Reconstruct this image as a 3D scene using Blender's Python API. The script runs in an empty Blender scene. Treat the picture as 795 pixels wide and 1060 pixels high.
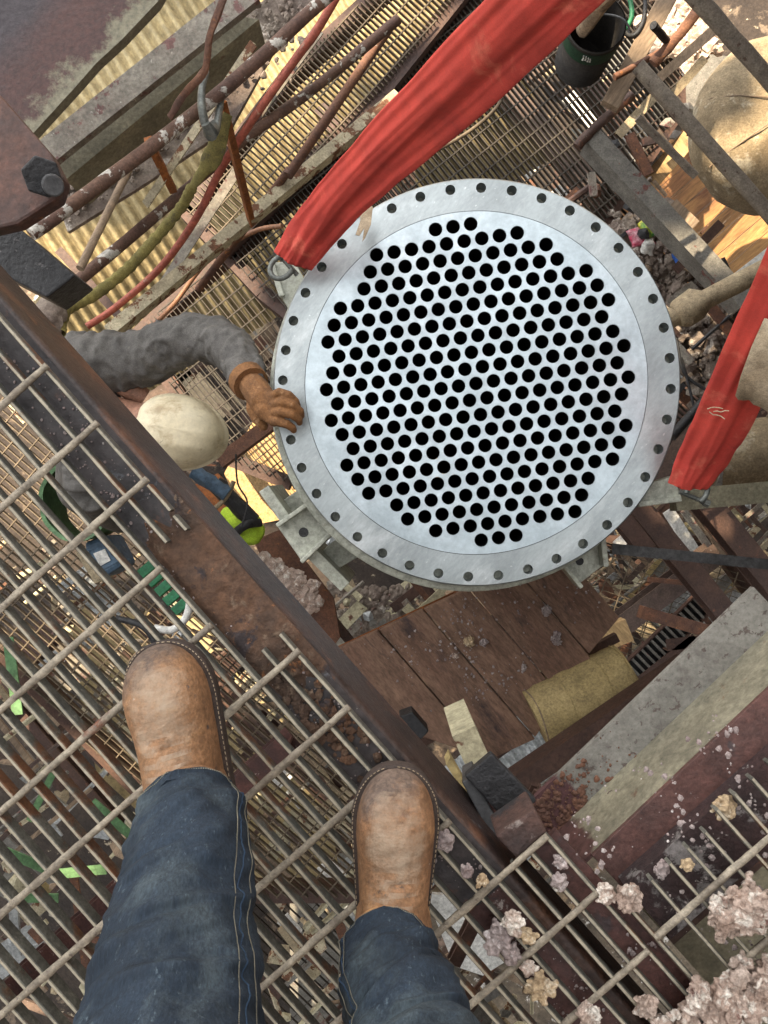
import bpy, bmesh, math, random
from mathutils import Vector, Matrix, Euler, noise
random.seed(7)
SC = bpy.context.scene
COL = SC.collection
# ---------------------------------------------------------------- camera, sky, sun, exposure
cam = bpy.data.cameras.new('camera'); camo = bpy.data.objects.new('camera', cam); COL.objects.link(camo)
F = 790.0                                   # focal length in photo pixels (photo is 795 x 1060)
cam.sensor_fit = 'VERTICAL'; cam.sensor_height = 36.0; cam.lens = 36.0 * F / 1060.0
cam.clip_start = 0.01; cam.clip_end = 400
camo.location = (0, 0, 1.0); camo.rotation_euler = (0, 0, 0)
SC.camera = camo
w = bpy.data.worlds.new('World'); SC.world = w; w.use_nodes = True
SUN_EL, SUN_AZ = math.radians(50), math.radians(-42)      # azimuth from +Y, clockwise seen from above
sky = w.node_tree.nodes.new('ShaderNodeTexSky'); sky.sky_type = 'NISHITA'; sky.sun_disc = False
sky.sun_elevation = SUN_EL; sky.sun_rotation = SUN_AZ; sky.air_density = 1.0; sky.dust_density = 2.0
bg = w.node_tree.nodes['Background']; bg.inputs[1].default_value = 0.15
hs = w.node_tree.nodes.new('ShaderNodeHueSaturation'); hs.inputs['Saturation'].default_value = .05   # thin bright overcast
w.node_tree.links.new(sky.outputs[0], hs.inputs['Color']); w.node_tree.links.new(hs.outputs[0], bg.inputs[0])
sl = bpy.data.lights.new('sun', 'SUN'); sl.energy = 5.0; sl.angle = math.radians(0.6); sl.color = (1.0, 0.82, 0.58)
so = bpy.data.objects.new('sun', sl); COL.objects.link(so)
sd = Vector((math.sin(SUN_AZ) * math.cos(SUN_EL), math.cos(SUN_AZ) * math.cos(SUN_EL), math.sin(SUN_EL)))
so.rotation_euler = sd.to_track_quat('Z', 'Y').to_euler()
SC.view_settings.view_transform = 'Standard'; SC.view_settings.look = 'None'
SC.view_settings.exposure = 1.80; SC.view_settings.gamma = 1
SC.cycles.use_denoising = True
SC.cycles.max_bounces = 6; SC.cycles.diffuse_bounces = 4

# ---------------------------------------------------------------- helpers
def P(px, py, d):
    return Vector(((px - 397.5) * d / F, (530 - py) * d / F, 1 - d))
def m2(px, d): return px * d / F
E1 = Vector((0.663, -0.749, 0)).normalized()      # bearing-bar direction (towards lower right of the photo)
E2 = Vector((-0.749, -0.663, 0)).normalized()
UP = Vector((0, 0, 1))
ORG = {}
class MB:
    def __init__(s): s.v = []; s.f = []
    def add(s, vs, fs):
        n = len(s.v); s.v += [Vector(v) for v in vs]; s.f += [tuple(i + n for i in f) for f in fs]; return s
    def obox(s, c, ax, ay, az):               # oriented box from centre and three half vectors
        vs = [c + a * ax + b * ay + e * az for a in (-1, 1) for b in (-1, 1) for e in (-1, 1)]
        return s.add(vs, [(0, 1, 3, 2), (4, 6, 7, 5), (0, 4, 5, 1), (2, 3, 7, 6), (0, 2, 6, 4), (1, 5, 7, 3)])
    def bar(s, a, b, wd, h, up=UP, top=True):  # box from a to b, width wd, height h hanging below the line if top
        d = (b - a); L = d.length; d = d / L
        side = d.cross(up).normalized(); u = side.cross(d).normalized()
        c = (a + b) / 2 - (u * h / 2 if top else Vector())
        return s.obox(c, d * L / 2, side * wd / 2, u * h / 2)
    def prism(s, pts, h, up=UP):               # polygon of points extruded down by h
        pts = [Vector(p) for p in pts]; n = len(pts)
        vs = pts + [p - up * h for p in pts]
        fs = [tuple(range(n)), tuple(range(2 * n - 1, n - 1, -1))] + [(i, i + n, (i + 1) % n + n, (i + 1) % n) for i in range(n)]
        return s.add(vs, fs)
    def tube(s, pts, r, n=12, cap=True, wob=0, flat=1.0, fold=0, fs=22):
        pts = [Vector(p) for p in pts]; m = len(pts)
        rs = r if isinstance(r, (list, tuple)) else [r] * m
        vs = []; prev = None; arc = 0
        for i, p in enumerate(pts):
            arc += (p - pts[i - 1]).length if i else 0
            t = (pts[min(i + 1, m - 1)] - pts[max(i - 1, 0)]).normalized()
            if prev is None:
                a = t.cross(UP);  a = t.cross(Vector((0, 1, 0))) if a.length < .05 else a
                a.normalize()
            else: a = (prev - t * prev.dot(t)).normalized()
            prev = a; b = t.cross(a)
            for k in range(n):
                q = 2 * math.pi * k / n
                rr = rs[i] * (1 + (wob * noise.noise(Vector((math.cos(q) * 1.5, math.sin(q) * 1.5, i * .6)) + p * 9) if wob else 0))
                if fold:
                    g1 = noise.noise(Vector((math.cos(q) * .9 + p.z * 3, math.sin(q) * .9, arc * fs))); g2 = noise.noise(Vector((math.cos(q) * 1.6, math.sin(q) * 1.6 + arc * 9, arc * fs * 1.9 + 7)))
                    rr *= 1 + fold * (1 - min(1, abs(g1) * 4.5)) + fold * .5 * (1 - min(1, abs(g2) * 4.5)) - fold * .4
                vs.append(p + a * math.cos(q) * rr + b * math.sin(q) * rr * flat)
        fs = [(i * n + k, i * n + (k + 1) % n, (i + 1) * n + (k + 1) % n, (i + 1) * n + k) for i in range(m - 1) for k in range(n)]
        if cap: fs += [tuple(range(n - 1, -1, -1)), tuple((m - 1) * n + k for k in range(n))]
        return s.add(vs, fs)
    def rock(s, c, r, seed=0, rough=.45, sub=2, squash=.7):
        bm = bmesh.new(); bmesh.ops.create_icosphere(bm, subdivisions=sub, radius=1)
        o = Vector((seed * 3.1, seed * 1.7, seed * .9))
        vs = []
        for v in bm.verts:
            k = 1 + rough * .7 * noise.noise(v.co * 1.3 + o) + rough * .55 * (.5 - abs(noise.noise(v.co * 2.6 + o)) * 1.6) + rough * .25 * noise.noise(v.co * 6 + o)
            q = v.co * k * r; vs.append(Vector((q.x, q.y * (0.7 + .5 * abs(math.sin(seed))), q.z * squash)) + c)
        fs = [tuple(v.index for v in f.verts) for f in bm.faces]; bm.free()
        return s.add(vs, fs)
    def build(s, name, mat, parent=None, smooth=False, bevel=0, origin=None):
        if parent is not None: o0 = ORG[parent]
        elif origin is not None: o0 = origin
        else:
            o0 = sum(s.v, Vector()) / max(1, len(s.v)); o0 = Vector(o0)
        me = bpy.data.meshes.new(name); me.from_pydata([v - o0 for v in s.v], [], s.f); me.update()
        ob = bpy.data.objects.new(name, me); COL.objects.link(ob)
        me.materials.append(mat)
        if parent is not None: ob.parent = parent
        else: ob.location = o0
        ORG[ob] = o0
        if bevel:
            b = ob.modifiers.new('bevel', 'BEVEL'); b.width = bevel; b.segments = 2; b.limit_method = 'ANGLE'; b.angle_limit = .6
        if smooth:
            bm = bmesh.new(); bm.from_mesh(me); bmesh.ops.recalc_face_normals(bm, faces=bm.faces)
            for e in bm.edges:
                e.smooth = not (len(e.link_faces) == 2 and e.calc_face_angle(0) > (0.8 if smooth is True else smooth))
            for f in bm.faces: f.smooth = True
            bm.to_mesh(me); bm.free()
        return ob
def tag(o, label, cat, group=None, kind=None):
    if label: o['label'] = label
    if cat: o['category'] = cat
    if group: o['group'] = group
    if kind: o['kind'] = kind
    return o
def thing(name, loc, label, cat, group=None):
    o = bpy.data.objects.new(name, None); COL.objects.link(o); o.location = loc; ORG[o] = Vector(loc); o.empty_display_size = .1
    return tag(o, label, cat, group)
def stuff(o): o['kind'] = 'stuff'; return o
def struct(o): o['kind'] = 'structure'; return o

# ---------------------------------------------------------------- materials
def M(name, c1, c2=None, s=6, rough=.75, metal=0, spots=(), bump=.35, bs=40, mix=(.35, .65), spec=.4, stretch=None, rvar=.15, top=None, grit=.45, grime=.35, grads=()):
    m = bpy.data.materials.new(name); m.use_nodes = True; t = m.node_tree; N = t.nodes; L = t.links
    b = N['Principled BSDF']; b.inputs['Metallic'].default_value = metal; b.inputs['Specular IOR Level'].default_value = spec
    g = N.new('ShaderNodeNewGeometry'); mp = N.new('ShaderNodeMapping'); L.new(g.outputs['Position'], mp.inputs['Vector'])
    if stretch:
        mp.vector_type = 'TEXTURE'; mp.inputs['Rotation'].default_value = (0, 0, stretch[0]); mp.inputs['Scale'].default_value = (stretch[1], 1, 1)
    def nz(scale, det=6, r=.6, dist=0):
        n = N.new('ShaderNodeTexNoise'); n.inputs['Scale'].default_value = scale; n.inputs['Detail'].default_value = det
        n.inputs['Roughness'].default_value = r; n.inputs['Distortion'].default_value = dist; L.new(mp.outputs[0], n.inputs['Vector']); return n
    def ramp(src, a, bb):
        r = N.new('ShaderNodeMapRange'); r.inputs['From Min'].default_value = a; r.inputs['From Max'].default_value = bb; r.clamp = True
        L.new(src, r.inputs['Value']); return r.outputs['Result']
    c2 = c2 or tuple(x * .55 for x in c1)
    mx = N.new('ShaderNodeMix'); mx.data_type = 'RGBA'; L.new(ramp(nz(s).outputs['Fac'], *mix), mx.inputs['Factor'])
    mx.inputs[6].default_value = (*c1, 1); mx.inputs[7].default_value = (*c2, 1); cur = mx.outputs[2]
    for k, sp in enumerate(spots):              # (colour, scale, threshold, softness)
        c, sc_, th = sp[:3]; soft = sp[3] if len(sp) > 3 else .03
        fac = ramp(nz(sc_, 8, .68, .3).outputs['Fac'], th, th + soft)
        x = N.new('ShaderNodeMix'); x.data_type = 'RGBA'; L.new(fac, x.inputs['Factor']); L.new(cur, x.inputs[6]); x.inputs[7].default_value = (*c, 1); cur = x.outputs[2]
    for (gc, p0, dr, wd_, amp, gs) in grads:    # a stain that ends along an uneven line: colour, point, direction, softness, raggedness, noise scale
        dt_ = N.new('ShaderNodeVectorMath'); dt_.operation = 'SUBTRACT'; L.new(g.outputs['Position'], dt_.inputs[0]); dt_.inputs[1].default_value = tuple(p0)
        d2 = N.new('ShaderNodeVectorMath'); d2.operation = 'DOT_PRODUCT'; L.new(dt_.outputs[0], d2.inputs[0]); d2.inputs[1].default_value = tuple(dr)
        ad = N.new('ShaderNodeMath'); ad.operation = 'MULTIPLY_ADD'; L.new(nz(gs, 9, .72).outputs['Fac'], ad.inputs[0]); ad.inputs[1].default_value = amp; L.new(d2.outputs['Value'], ad.inputs[2])
        x = N.new('ShaderNodeMix'); x.data_type = 'RGBA'; L.new(ramp(ad.outputs[0], amp * .5 - wd_, amp * .5 + wd_), x.inputs['Factor']); L.new(cur, x.inputs[6]); x.inputs[7].default_value = (*gc, 1); cur = x.outputs[2]
    for (sc2, amt, lo, hi) in ((bs * 1.3, grit, .32, .68), (max(2.0, s * 2.3), grime, .30, .62)):
        if amt <= 0: continue
        rg = N.new('ShaderNodeMapRange'); rg.inputs['From Min'].default_value = lo; rg.inputs['From Max'].default_value = hi
        rg.inputs['To Min'].default_value = 1 - amt; rg.inputs['To Max'].default_value = 1 + amt * .45; L.new(nz(sc2, 5, .75).outputs['Fac'], rg.inputs['Value'])
        x = N.new('ShaderNodeVectorMath'); x.operation = 'SCALE'; L.new(cur, x.inputs[0]); L.new(rg.outputs[0], x.inputs['Scale']); cur = x.outputs[0]
    if top:                                     # upward faces recoloured, for boot wear and for light painted on bars: (colour, from, to)
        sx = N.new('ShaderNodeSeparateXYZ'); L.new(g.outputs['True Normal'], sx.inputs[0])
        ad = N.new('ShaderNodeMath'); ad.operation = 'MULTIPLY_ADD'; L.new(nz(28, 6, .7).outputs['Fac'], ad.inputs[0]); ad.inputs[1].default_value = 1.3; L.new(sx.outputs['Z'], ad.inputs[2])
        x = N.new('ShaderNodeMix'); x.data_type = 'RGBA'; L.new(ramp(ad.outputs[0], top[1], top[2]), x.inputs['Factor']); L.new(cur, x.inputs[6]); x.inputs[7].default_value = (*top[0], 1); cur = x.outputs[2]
    L.new(cur, b.inputs['Base Color'])
    nb = nz(bs, 8, .65); L.new(ramp(nb.outputs['Fac'], .3, .7), b.inputs['Roughness'])
    rr = N.new('ShaderNodeMapRange'); rr.inputs['To Min'].default_value = max(0.05, rough - rvar); rr.inputs['To Max'].default_value = min(1, rough + rvar)
    L.new(nb.outputs['Fac'], rr.inputs['Value']); L.new(rr.outputs[0], b.inputs['Roughness'])
    if bump:
        bp = N.new('ShaderNodeBump'); bp.inputs['Strength'].default_value = bump; bp.inputs['Distance'].default_value = .45 / bs
        L.new(nb.outputs['Fac'], bp.inputs['Height']); L.new(bp.outputs[0], b.inputs['Normal'])
    return m
RUST = (.13, .045, .018); DARKRED = (.075, .026, .022)
m_bar = M('galvanised_bar', (.15, .145, .12), (.085, .082, .07), 25, .65, .1, [((.26, .24, .2), 60, .60, .08), ((.15, .065, .03), 7, .54, .08)], bs=160, bump=.6, top=((.36, .315, .235), 1.30, 1.75))  # paler tops and dark sides paint overhead light into the colour
m_rod = M('cross_rod', (.36, .31, .235), (.20, .165, .125), 22, .65, .1, [((.17, .07, .04), 9, .60, .06), ((.14, .11, .09), 70, .62, .05)], bs=160, bump=.5)
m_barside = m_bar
m_beamdark = M('dark_beam_paint', (.055, .044, .042), (.032, .028, .029), 7, .5, 0, [((.16, .17, .19), 14, .63, .06), ((.11, .05, .03), 8, .62, .05), ((.4, .38, .34), 130, .7, .02)], bs=70)
m_beamrust = M('rusted_patch', (.13, .065, .035), (.065, .042, .03), 9, .85, 0, [((.20, .14, .095), 22, .57, .08), ((.04, .03, .03), 14, .58, .05), ((.28, .12, .05), 30, .62, .04)], bs=90, bump=1)
m_webdark = M('beam_web_paint', (.060, .036, .028), (.030, .021, .020), 8, .45, 0, [((.13, .06, .034), 5, .50, .14), ((.13, .13, .14), 20, .66, .06), ((.16, .07, .035), 16, .62, .06)], bs=90, bump=.5)
m_redbeam = M('oxide_beam', (.10, .042, .034), (.06, .03, .027), 9, .6, 0, [((.36, .31, .28), 26, .63, .03), ((.5, .46, .42), 120, .68, .02), ((.06, .04, .04), 15, .62, .05)], bs=90, bump=.5)
m_steel = M('machined_steel', (.46, .53, .56), (.36, .415, .44), 4, .36, .8, [((.60, .67, .70), 4, .48, .3), ((.34, .36, .36), 18, .70, .1), ((.66, .71, .73), 130, .66, .05)], bs=45, bump=.05, rvar=.16, grit=.14, grime=.16)
m_steelrim = M('machined_steel_ring', (.40, .44, .445), (.31, .34, .345), 7, .36, .75, [((.56, .59, .59), 8, .54, .2), ((.30, .29, .26), 20, .68, .07), ((.64, .67, .67), 120, .64, .05)], bs=90, bump=.12, stretch=(.85, 2.2), grit=.14, grime=.12)
m_hole = M('tube_bore', (.008, .008, .008), (.005, .005, .005), 10, .9, 0, spec=.05)
m_lug = M('grey_green_primer', (.42, .43, .36), (.34, .35, .29), 6, .5, 0, [((.25, .23, .18), 20, .64, .05)], bs=50, bump=.1)
m_sling = M('red_sling_cloth', (.58, .065, .045), (.46, .048, .036), 7, .8, 0, [((.22, .028, .028), 7, .60, .14), ((.62, .13, .085), 10, .58, .1), ((.20, .12, .06), 9, .69, .05)], bs=380, bump=.5, grit=.18, grime=.2)
m_slingtag = M('tan_sling_cuff', (.52, .42, .29), (.33, .25, .16), 20, .9, 0, bs=300, bump=.6)
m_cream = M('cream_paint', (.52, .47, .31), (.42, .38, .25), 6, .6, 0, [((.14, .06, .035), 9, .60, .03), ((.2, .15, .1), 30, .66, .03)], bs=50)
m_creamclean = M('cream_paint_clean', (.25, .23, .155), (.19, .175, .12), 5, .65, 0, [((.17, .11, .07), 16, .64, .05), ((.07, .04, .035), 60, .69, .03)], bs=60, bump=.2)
m_pinkgrey = M('flaking_grey_paint', (.27, .245, .20), (.19, .16, .13), 8, .75, 0, [((.16, .08, .07), 16, .56, .04), ((.5, .46, .4), 40, .62, .04)], bs=60)
m_greyspk = M('speckled_grey', (.20, .19, .165), (.14, .13, .115), 10, .8, 0, [((.12, .09, .08), 60, .62, .03), ((.15, .06, .05), 7, .62, .03)], bs=90)
m_rusty = M('rusty_steel', (.17, .075, .04), (.10, .05, .035), 9, .8, 0, [((.30, .12, .04), 20, .60, .05), ((.45, .40, .33), 16, .68, .03)], bs=90, bump=.6)
m_orange = M('orange_rust', (.36, .12, .03), (.20, .07, .025), 14, .85, 0, [((.5, .42, .3), 25, .68, .03)], bs=90, bump=.6)
m_flaky = M('brown_flaking_white', (.16, .09, .06), (.11, .06, .045), 9, .75, 0, [((.55, .52, .46), 13, .57, .02)], bs=90, bump=.6)
m_creamrust = M('cream_flaking_rust', (.55, .48, .32), (.42, .36, .25), 9, .7, 0, [((.17, .07, .03), 14, .53, .03)], bs=90, bump=.6)
m_scaff = M('dusty_scaffold_tube', (.27, .23, .18), (.19, .16, .13), 14, .85, 0, [((.12, .08, .06), 30, .6, .04)], bs=120, bump=.8)
m_tandust = M('tan_dusty_pipe', (.42, .34, .22), (.32, .25, .16), 12, .9, 0, [((.2, .15, .1), 40, .62, .05)], bs=120, bump=.9)
m_wood = M('pale_timber', (.52, .35, .17), (.40, .26, .12), 5, .8, 0, [((.25, .15, .08), 12, .62, .06)], bs=60, stretch=(-.85, 6))
m_woodold = M('weathered_timber', (.33, .24, .16), (.22, .16, .11), 6, .85, 0, [((.14, .1, .07), 14, .6, .06)], bs=60, stretch=(-2.2, 6))
m_plankb = M('brown_plank', (.25, .15, .10), (.155, .085, .057), 5, .8, 0, [((.07, .045, .04), 6, .58, .08), ((.34, .29, .24), 50, .68, .03)], bs=70, stretch=(-.85, 3), bump=.5)
m_yel = M('yellow_siding', (.38, .30, .155), (.29, .225, .11), 2, .7, 0, [((.3, .2, .1), 6, .68, .06)], bs=20, bump=.1)
m_yelpost = M('yellow_painted_steel', (.42, .33, .15), (.33, .25, .11), 6, .6, 0, [((.2, .1, .04), 10, .63, .04)], bs=40)
m_sand = M('sunlit_sand', (.50, .32, .14), (.48, .31, .15), 9, .95, 0, [((.3, .18, .1), 25, .6, .06)], bs=60, bump=1)
m_ground = M('pale_ground', (.20, .155, .105), (.06, .045, .032), 1.2, .95, 0, [((.62, .58, .52), 4, .58, .05), ((.22, .15, .11), 2.4, .6, .06)], bs=12, bump=.8)
m_brown = M('dark_brown_steel', (.085, .044, .03), (.065, .036, .028), 4, .65, 0, [((.17, .07, .04), 10, .63, .04), ((.36, .32, .27), 30, .70, .02)], bs=60)
m_purple = M('brown_grey_steel', (.125, .085, .065), (.085, .055, .045), 5, .75, 0, [((.33, .29, .27), 30, .64, .04)], bs=60)
m_galvdark = M('shaded_lower_grating', (.075, .062, .047), (.045, .037, .03), 3, .75, .1, bump=0)
m_galvlit = M('lit_lower_grating', (.15, .115, .075), (.10, .075, .05), 3, .75, .1, bump=0)  # lit and shaded tones of one grating, light painted into the colour
m_galvsheet = M('galvanised_sheet', (.46, .48, .48), (.36, .38, .38), 6, .45, .5, [((.62, .65, .66), 20, .55, .08), ((.25, .23, .22), 14, .66, .05)], bs=30, bump=.3)
m_black = M('black_grime', (.03, .03, .032), (.018, .018, .02), 14, .5, 0, [((.14, .13, .13), 30, .62, .05)], bs=80, bump=.8)
m_greyblk = M('grey_black_steel', (.10, .10, .10), (.06, .06, .062), 8, .5, .2, bs=60)
m_green = M('green_paint', (.03, .22, .09), (.02, .15, .07), 8, .5, 0, [((.2, .2, .15), 20, .66, .05)], bs=50, bump=.1)
m_greenlt = M('pale_green_plastic', (.14, .27, .12), (.09, .18, .08), 6, .6, 0, bs=30, bump=.1)
m_bluegrey = M('slate_blue_plastic', (.08, .14, .21), (.06, .10, .15), 8, .6, 0, [((.3, .28, .25), 20, .66, .05)], bs=50)
m_white = M('off_white', (.72, .71, .67), (.6, .59, .55), 8, .7, 0, [((.35, .3, .25), 14, .68, .06)], bs=40, bump=.1)
m_hat = M('dirty_white_hard_hat', (.70, .62, .44), (.60, .52, .35), 9, .55, 0, [((.42, .33, .20), 11, .54, .12), ((.22, .18, .13), 30, .66, .04)], bs=90, bump=.08, grit=.1, grime=.15)
m_glove = M('leather_glove', (.25, .115, .042), (.16, .075, .03), 14, .85, 0, [((.38, .22, .11), 25, .6, .08)], bs=160, bump=.8)
m_shirt = M('grey_workshirt', (.135, .128, .118), (.10, .094, .088), 12, .9, 0, [((.19, .175, .15), 14, .6, .1)], bs=260, bump=.3)
m_skin = M('skin', (.33, .17, .11), (.28, .14, .09), 10, .6, 0, bs=100, bump=.1)
m_rope = M('olive_yellow_sling', (.24, .20, .06), (.13, .11, .035), 14, .9, 0, [((.12, .10, .05), 22, .6, .08)], bs=200, bump=.7)
m_hose = M('red_air_hose', (.42, .11, .07), (.33, .08, .05), 8, .6, 0, [((.45, .28, .2), 20, .62, .08)], bs=60, bump=.1)
m_hose2 = M('brown_hose', (.30, .14, .07), (.22, .1, .05), 8, .6, 0, bs=60, bump=.1)
m_hook = M('grey_forged_steel', (.20, .21, .19), (.13, .14, .13), 14, .45, .5, [((.3, .26, .18), 20, .62, .06)], bs=80, bump=.3)
m_tank = M('dusty_insulation', (.32, .25, .155), (.25, .19, .115), 5, .95, 0, [((.48, .42, .31), 9, .55, .1), ((.22, .17, .11), 25, .64, .06)], bs=80, bump=.9)
m_foam = M('mustard_insulation', (.42, .32, .15), (.34, .255, .11), 6, .8, 0, [((.3, .22, .1), 30, .66, .05)], bs=90, bump=.3)
m_mineral = M('pink_mineral_crust', (.50, .40, .335), (.32, .225, .175), 18, .95, 0, [((.74, .68, .60), 34, .52, .10), ((.15, .075, .06), 30, .60, .06), ((.14, .08, .07), 110, .62, .06)], bs=220, bump=1)
m_mintan = M('tan_mineral_crust', (.52, .40, .25), (.38, .27, .16), 22, .95, 0, [((.66, .56, .42), 40, .57, .08)], bs=220, bump=1)
m_mingrey = M('grey_mineral_crust', (.40, .34, .32), (.25, .19, .18), 22, .95, 0, [((.6, .55, .53), 40, .57, .08)], bs=220, bump=1)
m_rubble = M('rubble', (.30, .25, .20), (.16, .12, .10), 5, .95, 0, [((.55, .50, .44), 9, .58, .06)], bs=60, bump=.8)
m_hivis = M('hivis_cloth', (.55, .78, .05), (.42, .62, .04), 9, .8, 0, bs=200, bump=.3)
# ================================================================ GRATING THE PHOTOGRAPHER STANDS ON
GO = P(306, 676, 1.0)                       # node where bar 0 meets cross rod 0
U, V = 0.0995, 0.0310                       # rod pitch along E1, bar pitch along E2
def G(u, v, z=0.0): return GO + E1 * (u * U) + E2 * (v * V) + Vector((0, 0, z))
def make_bar_mesh(L, jit):
    m = MB(); t, h = .0026, .0185; n = max(2, int(L / .05))
    for i in range(n + 1):
        x = L * i / n; j = .0006 * noise.noise(Vector((x * 20 + jit * 7, jit, 0)))
        m.v += [Vector(q) for q in ((x, -t * .6 + j, .0), (x, t * .6 + j, 0), (x, t + j, -.0012), (x, t * .9, -h), (x, -t * .9, -h), (x, -t + j, -.0012))]
    for i in range(n):
        for k in range(6):
            a, b = i * 6 + k, i * 6 + (k + 1) % 6; m.f.append((a, b, b + 6, a + 6))
    m.f += [(5, 4, 3, 2, 1, 0), tuple(n * 6 + k for k in range(6))]
    return m
def place_bar(par, u0, u1, v, z=0):
    m = make_bar_mesh((u1 - u0) * U, v * 1.7 + u0); side = -E2
    R = lambda q: G(u0, v, z) + E1 * q.x + E2 * q.y + UP * q.z
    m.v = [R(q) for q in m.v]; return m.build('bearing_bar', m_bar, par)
def place_rod(par, u, v0, v1, z=0):
    L = (v1 - v0) * V; n = max(4, int(L / .006)); m = MB(); r = .0054
    for i in range(n + 1):
        a = i * .10; c = G(u, v0, z) + E2 * (L * i / n) + UP * .0012
        for k in range(6):
            q = a * .6 + k * math.pi / 3; rr = r * (1.0 + .18 * noise.noise(c * 60 + Vector((k, 0, 0))) - (.12 if k % 3 == 0 else 0))
            m.v.append(c + E1 * math.cos(q) * rr + UP * (math.sin(q) * rr * .7 - .001))
    for i in range(n):
        for k in range(6):
            a, b = i * 6 + k, i * 6 + (k + 1) % 6; m.f.append((a, b, b + 6, a + 6))
    m.f += [(5, 4, 3, 2, 1, 0), tuple(n * 6 + k for k in range(6))]
    # weld collars where the rod crosses the bars
    return m.build('cross_rod', m_rod, par, smooth=1.4)
gr = thing('grating_panel', G(0, 0), 'worn steel grating walkway under the two boots, notched round the dark beam', 'floor grating')
for v in range(0, 24):
    if v == 0: segs = [(-7.5, -3.05), (-2.95, -2.5), (-2.42, -2.17), (-.32, 4.0), (4.0, 9.5)]
    elif v == 1: segs = [(-7.5, -2.22), (-.32, 9.5)]
    else: segs = [(-7.5, 9.5)]
    for a, b in segs: place_bar(gr, a, b, v + random.uniform(-.03, .03))
for v in (-1, -2, -3): place_bar(gr, 4.0, 9.5, v * .93)
for n in range(-7, 10):
    v0 = -.2
    if n in (-2, -1): v0 = 1.85
    if n >= 4: v0 = -2.85
    place_rod(gr, n + random.uniform(-.015, .015), v0, 23.2)
gr2 = thing('grating_panel', G(6, -4), 'rusty grating panel beyond the narrow seam, caked with pink mineral', 'floor grating')
for k, v in enumerate((-3.42, -4.9, -5.95, -6.95, -7.95, -8.95, -9.95, -10.95, -11.95)):
    place_bar(gr2, 5.35 - .12 * (k > 4), 9.5, v)
for n in (5.95, 6.95, 7.95, 8.95): place_rod(gr2, n, -12.2, -3.4)

# ---------------------------------------------------------------- beams carrying the grating
def shard(m, c, r, seed): m.rock(c, r, seed, .6, 1, .5)
ba = thing('support_beam', G(0, 1), 'dark rust-stained steel beam running diagonally under the edge of the grating', 'steel beam')
m = MB(); t = G(-8, 0, -.027); n = 60
for i in range(n + 1):                     # top flange with a rolled outer edge and a deep web below it
    u = -8 + 18 * i / n; wv = .10 * noise.noise(Vector((u * 1.5, 0, 3)))
    prof = [(2.15, -.040), (2.15 + wv * .1, -.027), (-.15, -.027), (-.34, -.0265), (-.46, -.029), (-.54, -.036), (-.57, -.05), (-.57, -.185), (-.30, -.185), (-.30, -.06), (-.15, -.040)]
    if u > 3.9: prof = [(a - .0, b) for a, b in prof]
    m.v += [G(u, a, b) for a, b in prof]
k = 11
m.f += [(i * k + a, i * k + (a + 1) % k, (i + 1) * k + (a + 1) % k, (i + 1) * k + a) for i in range(n) for a in range(k)]
m.build('web', m_webdark, ba, smooth=.9)
m = MB(); m.prism([G(-8, 2.1, -.0255), G(4.2, 2.1, -.0255), G(4.2, -.3, -.0255), G(-8, -.3, -.0255)], .006); m.build('top_flange', m_beamdark, ba)
m = MB(); m.prism([G(4.2, 2.3, -.025), G(10, 2.3, -.025), G(10, .15, -.025), G(4.2, .15, -.025)], .008); m.build('repair_plate', m_redbeam, ba)
# rust-eaten patch: an uneven crust standing on the flange
m = MB(); nu, nv = 46, 22
for i in range(nu + 1):
    for j in range(nv + 1):
        u = -2.6 + 3.1 * i / nu; v = 2.05 - 2.6 * j / nv
        e = min(i, nu - i) / 6; e = max(0, min(1, e)); ed = max(0, min(1, min(j, nv - j) / 3))
        p = G(u + .25 * noise.noise(Vector((v * 2, u, 5))), v, 0)
        z = -.0265 + .007 * e * ed * (.55 + noise.noise(p * 22) * .7 + .5 * noise.noise(p * 60) + .2)
        m.v.append(Vector((p.x, p.y, z)))
m.f += [(i * (nv + 1) + j, (i + 1) * (nv + 1) + j, (i + 1) * (nv + 1) + j + 1, i * (nv + 1) + j + 1) for i in range(nu) for j in range(nv)]
m.build('rust_crust', m_beamrust, ba, smooth=2)
m = MB(); rd = random.Random(3)
for i in range(1500):
    u, v = rd.uniform(-7, 8), rd.uniform(0, 2.05)
    if noise.noise(Vector((u * 1.7, v * 1.3, 4))) < rd.uniform(-.3, .5): continue
    r = rd.choice((.0005, .0007, .001, .0014, .002)) * (1.6 if rd.random() < .1 else 1)
    m.rock(G(u, v, -.024), r, i, .5, 1, .6)
stuff(tag(m.build('grit', m_mingrey, None), 'pale grit and crumbs scattered on the dark beam flange', 'grit'))
m = MB()
for i in range(170):
    u, v = rd.gauss(.9, .5), rd.uniform(.2, 1.9); m.rock(G(u, v, -.022), rd.choice((.002, .003, .005, .007)), i, .7, 1, .5)
stuff(tag(m.build('scale_flakes', m_beamrust), 'loose rust scale and crumbs lying on the beam by the patch', 'debris'))

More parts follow.
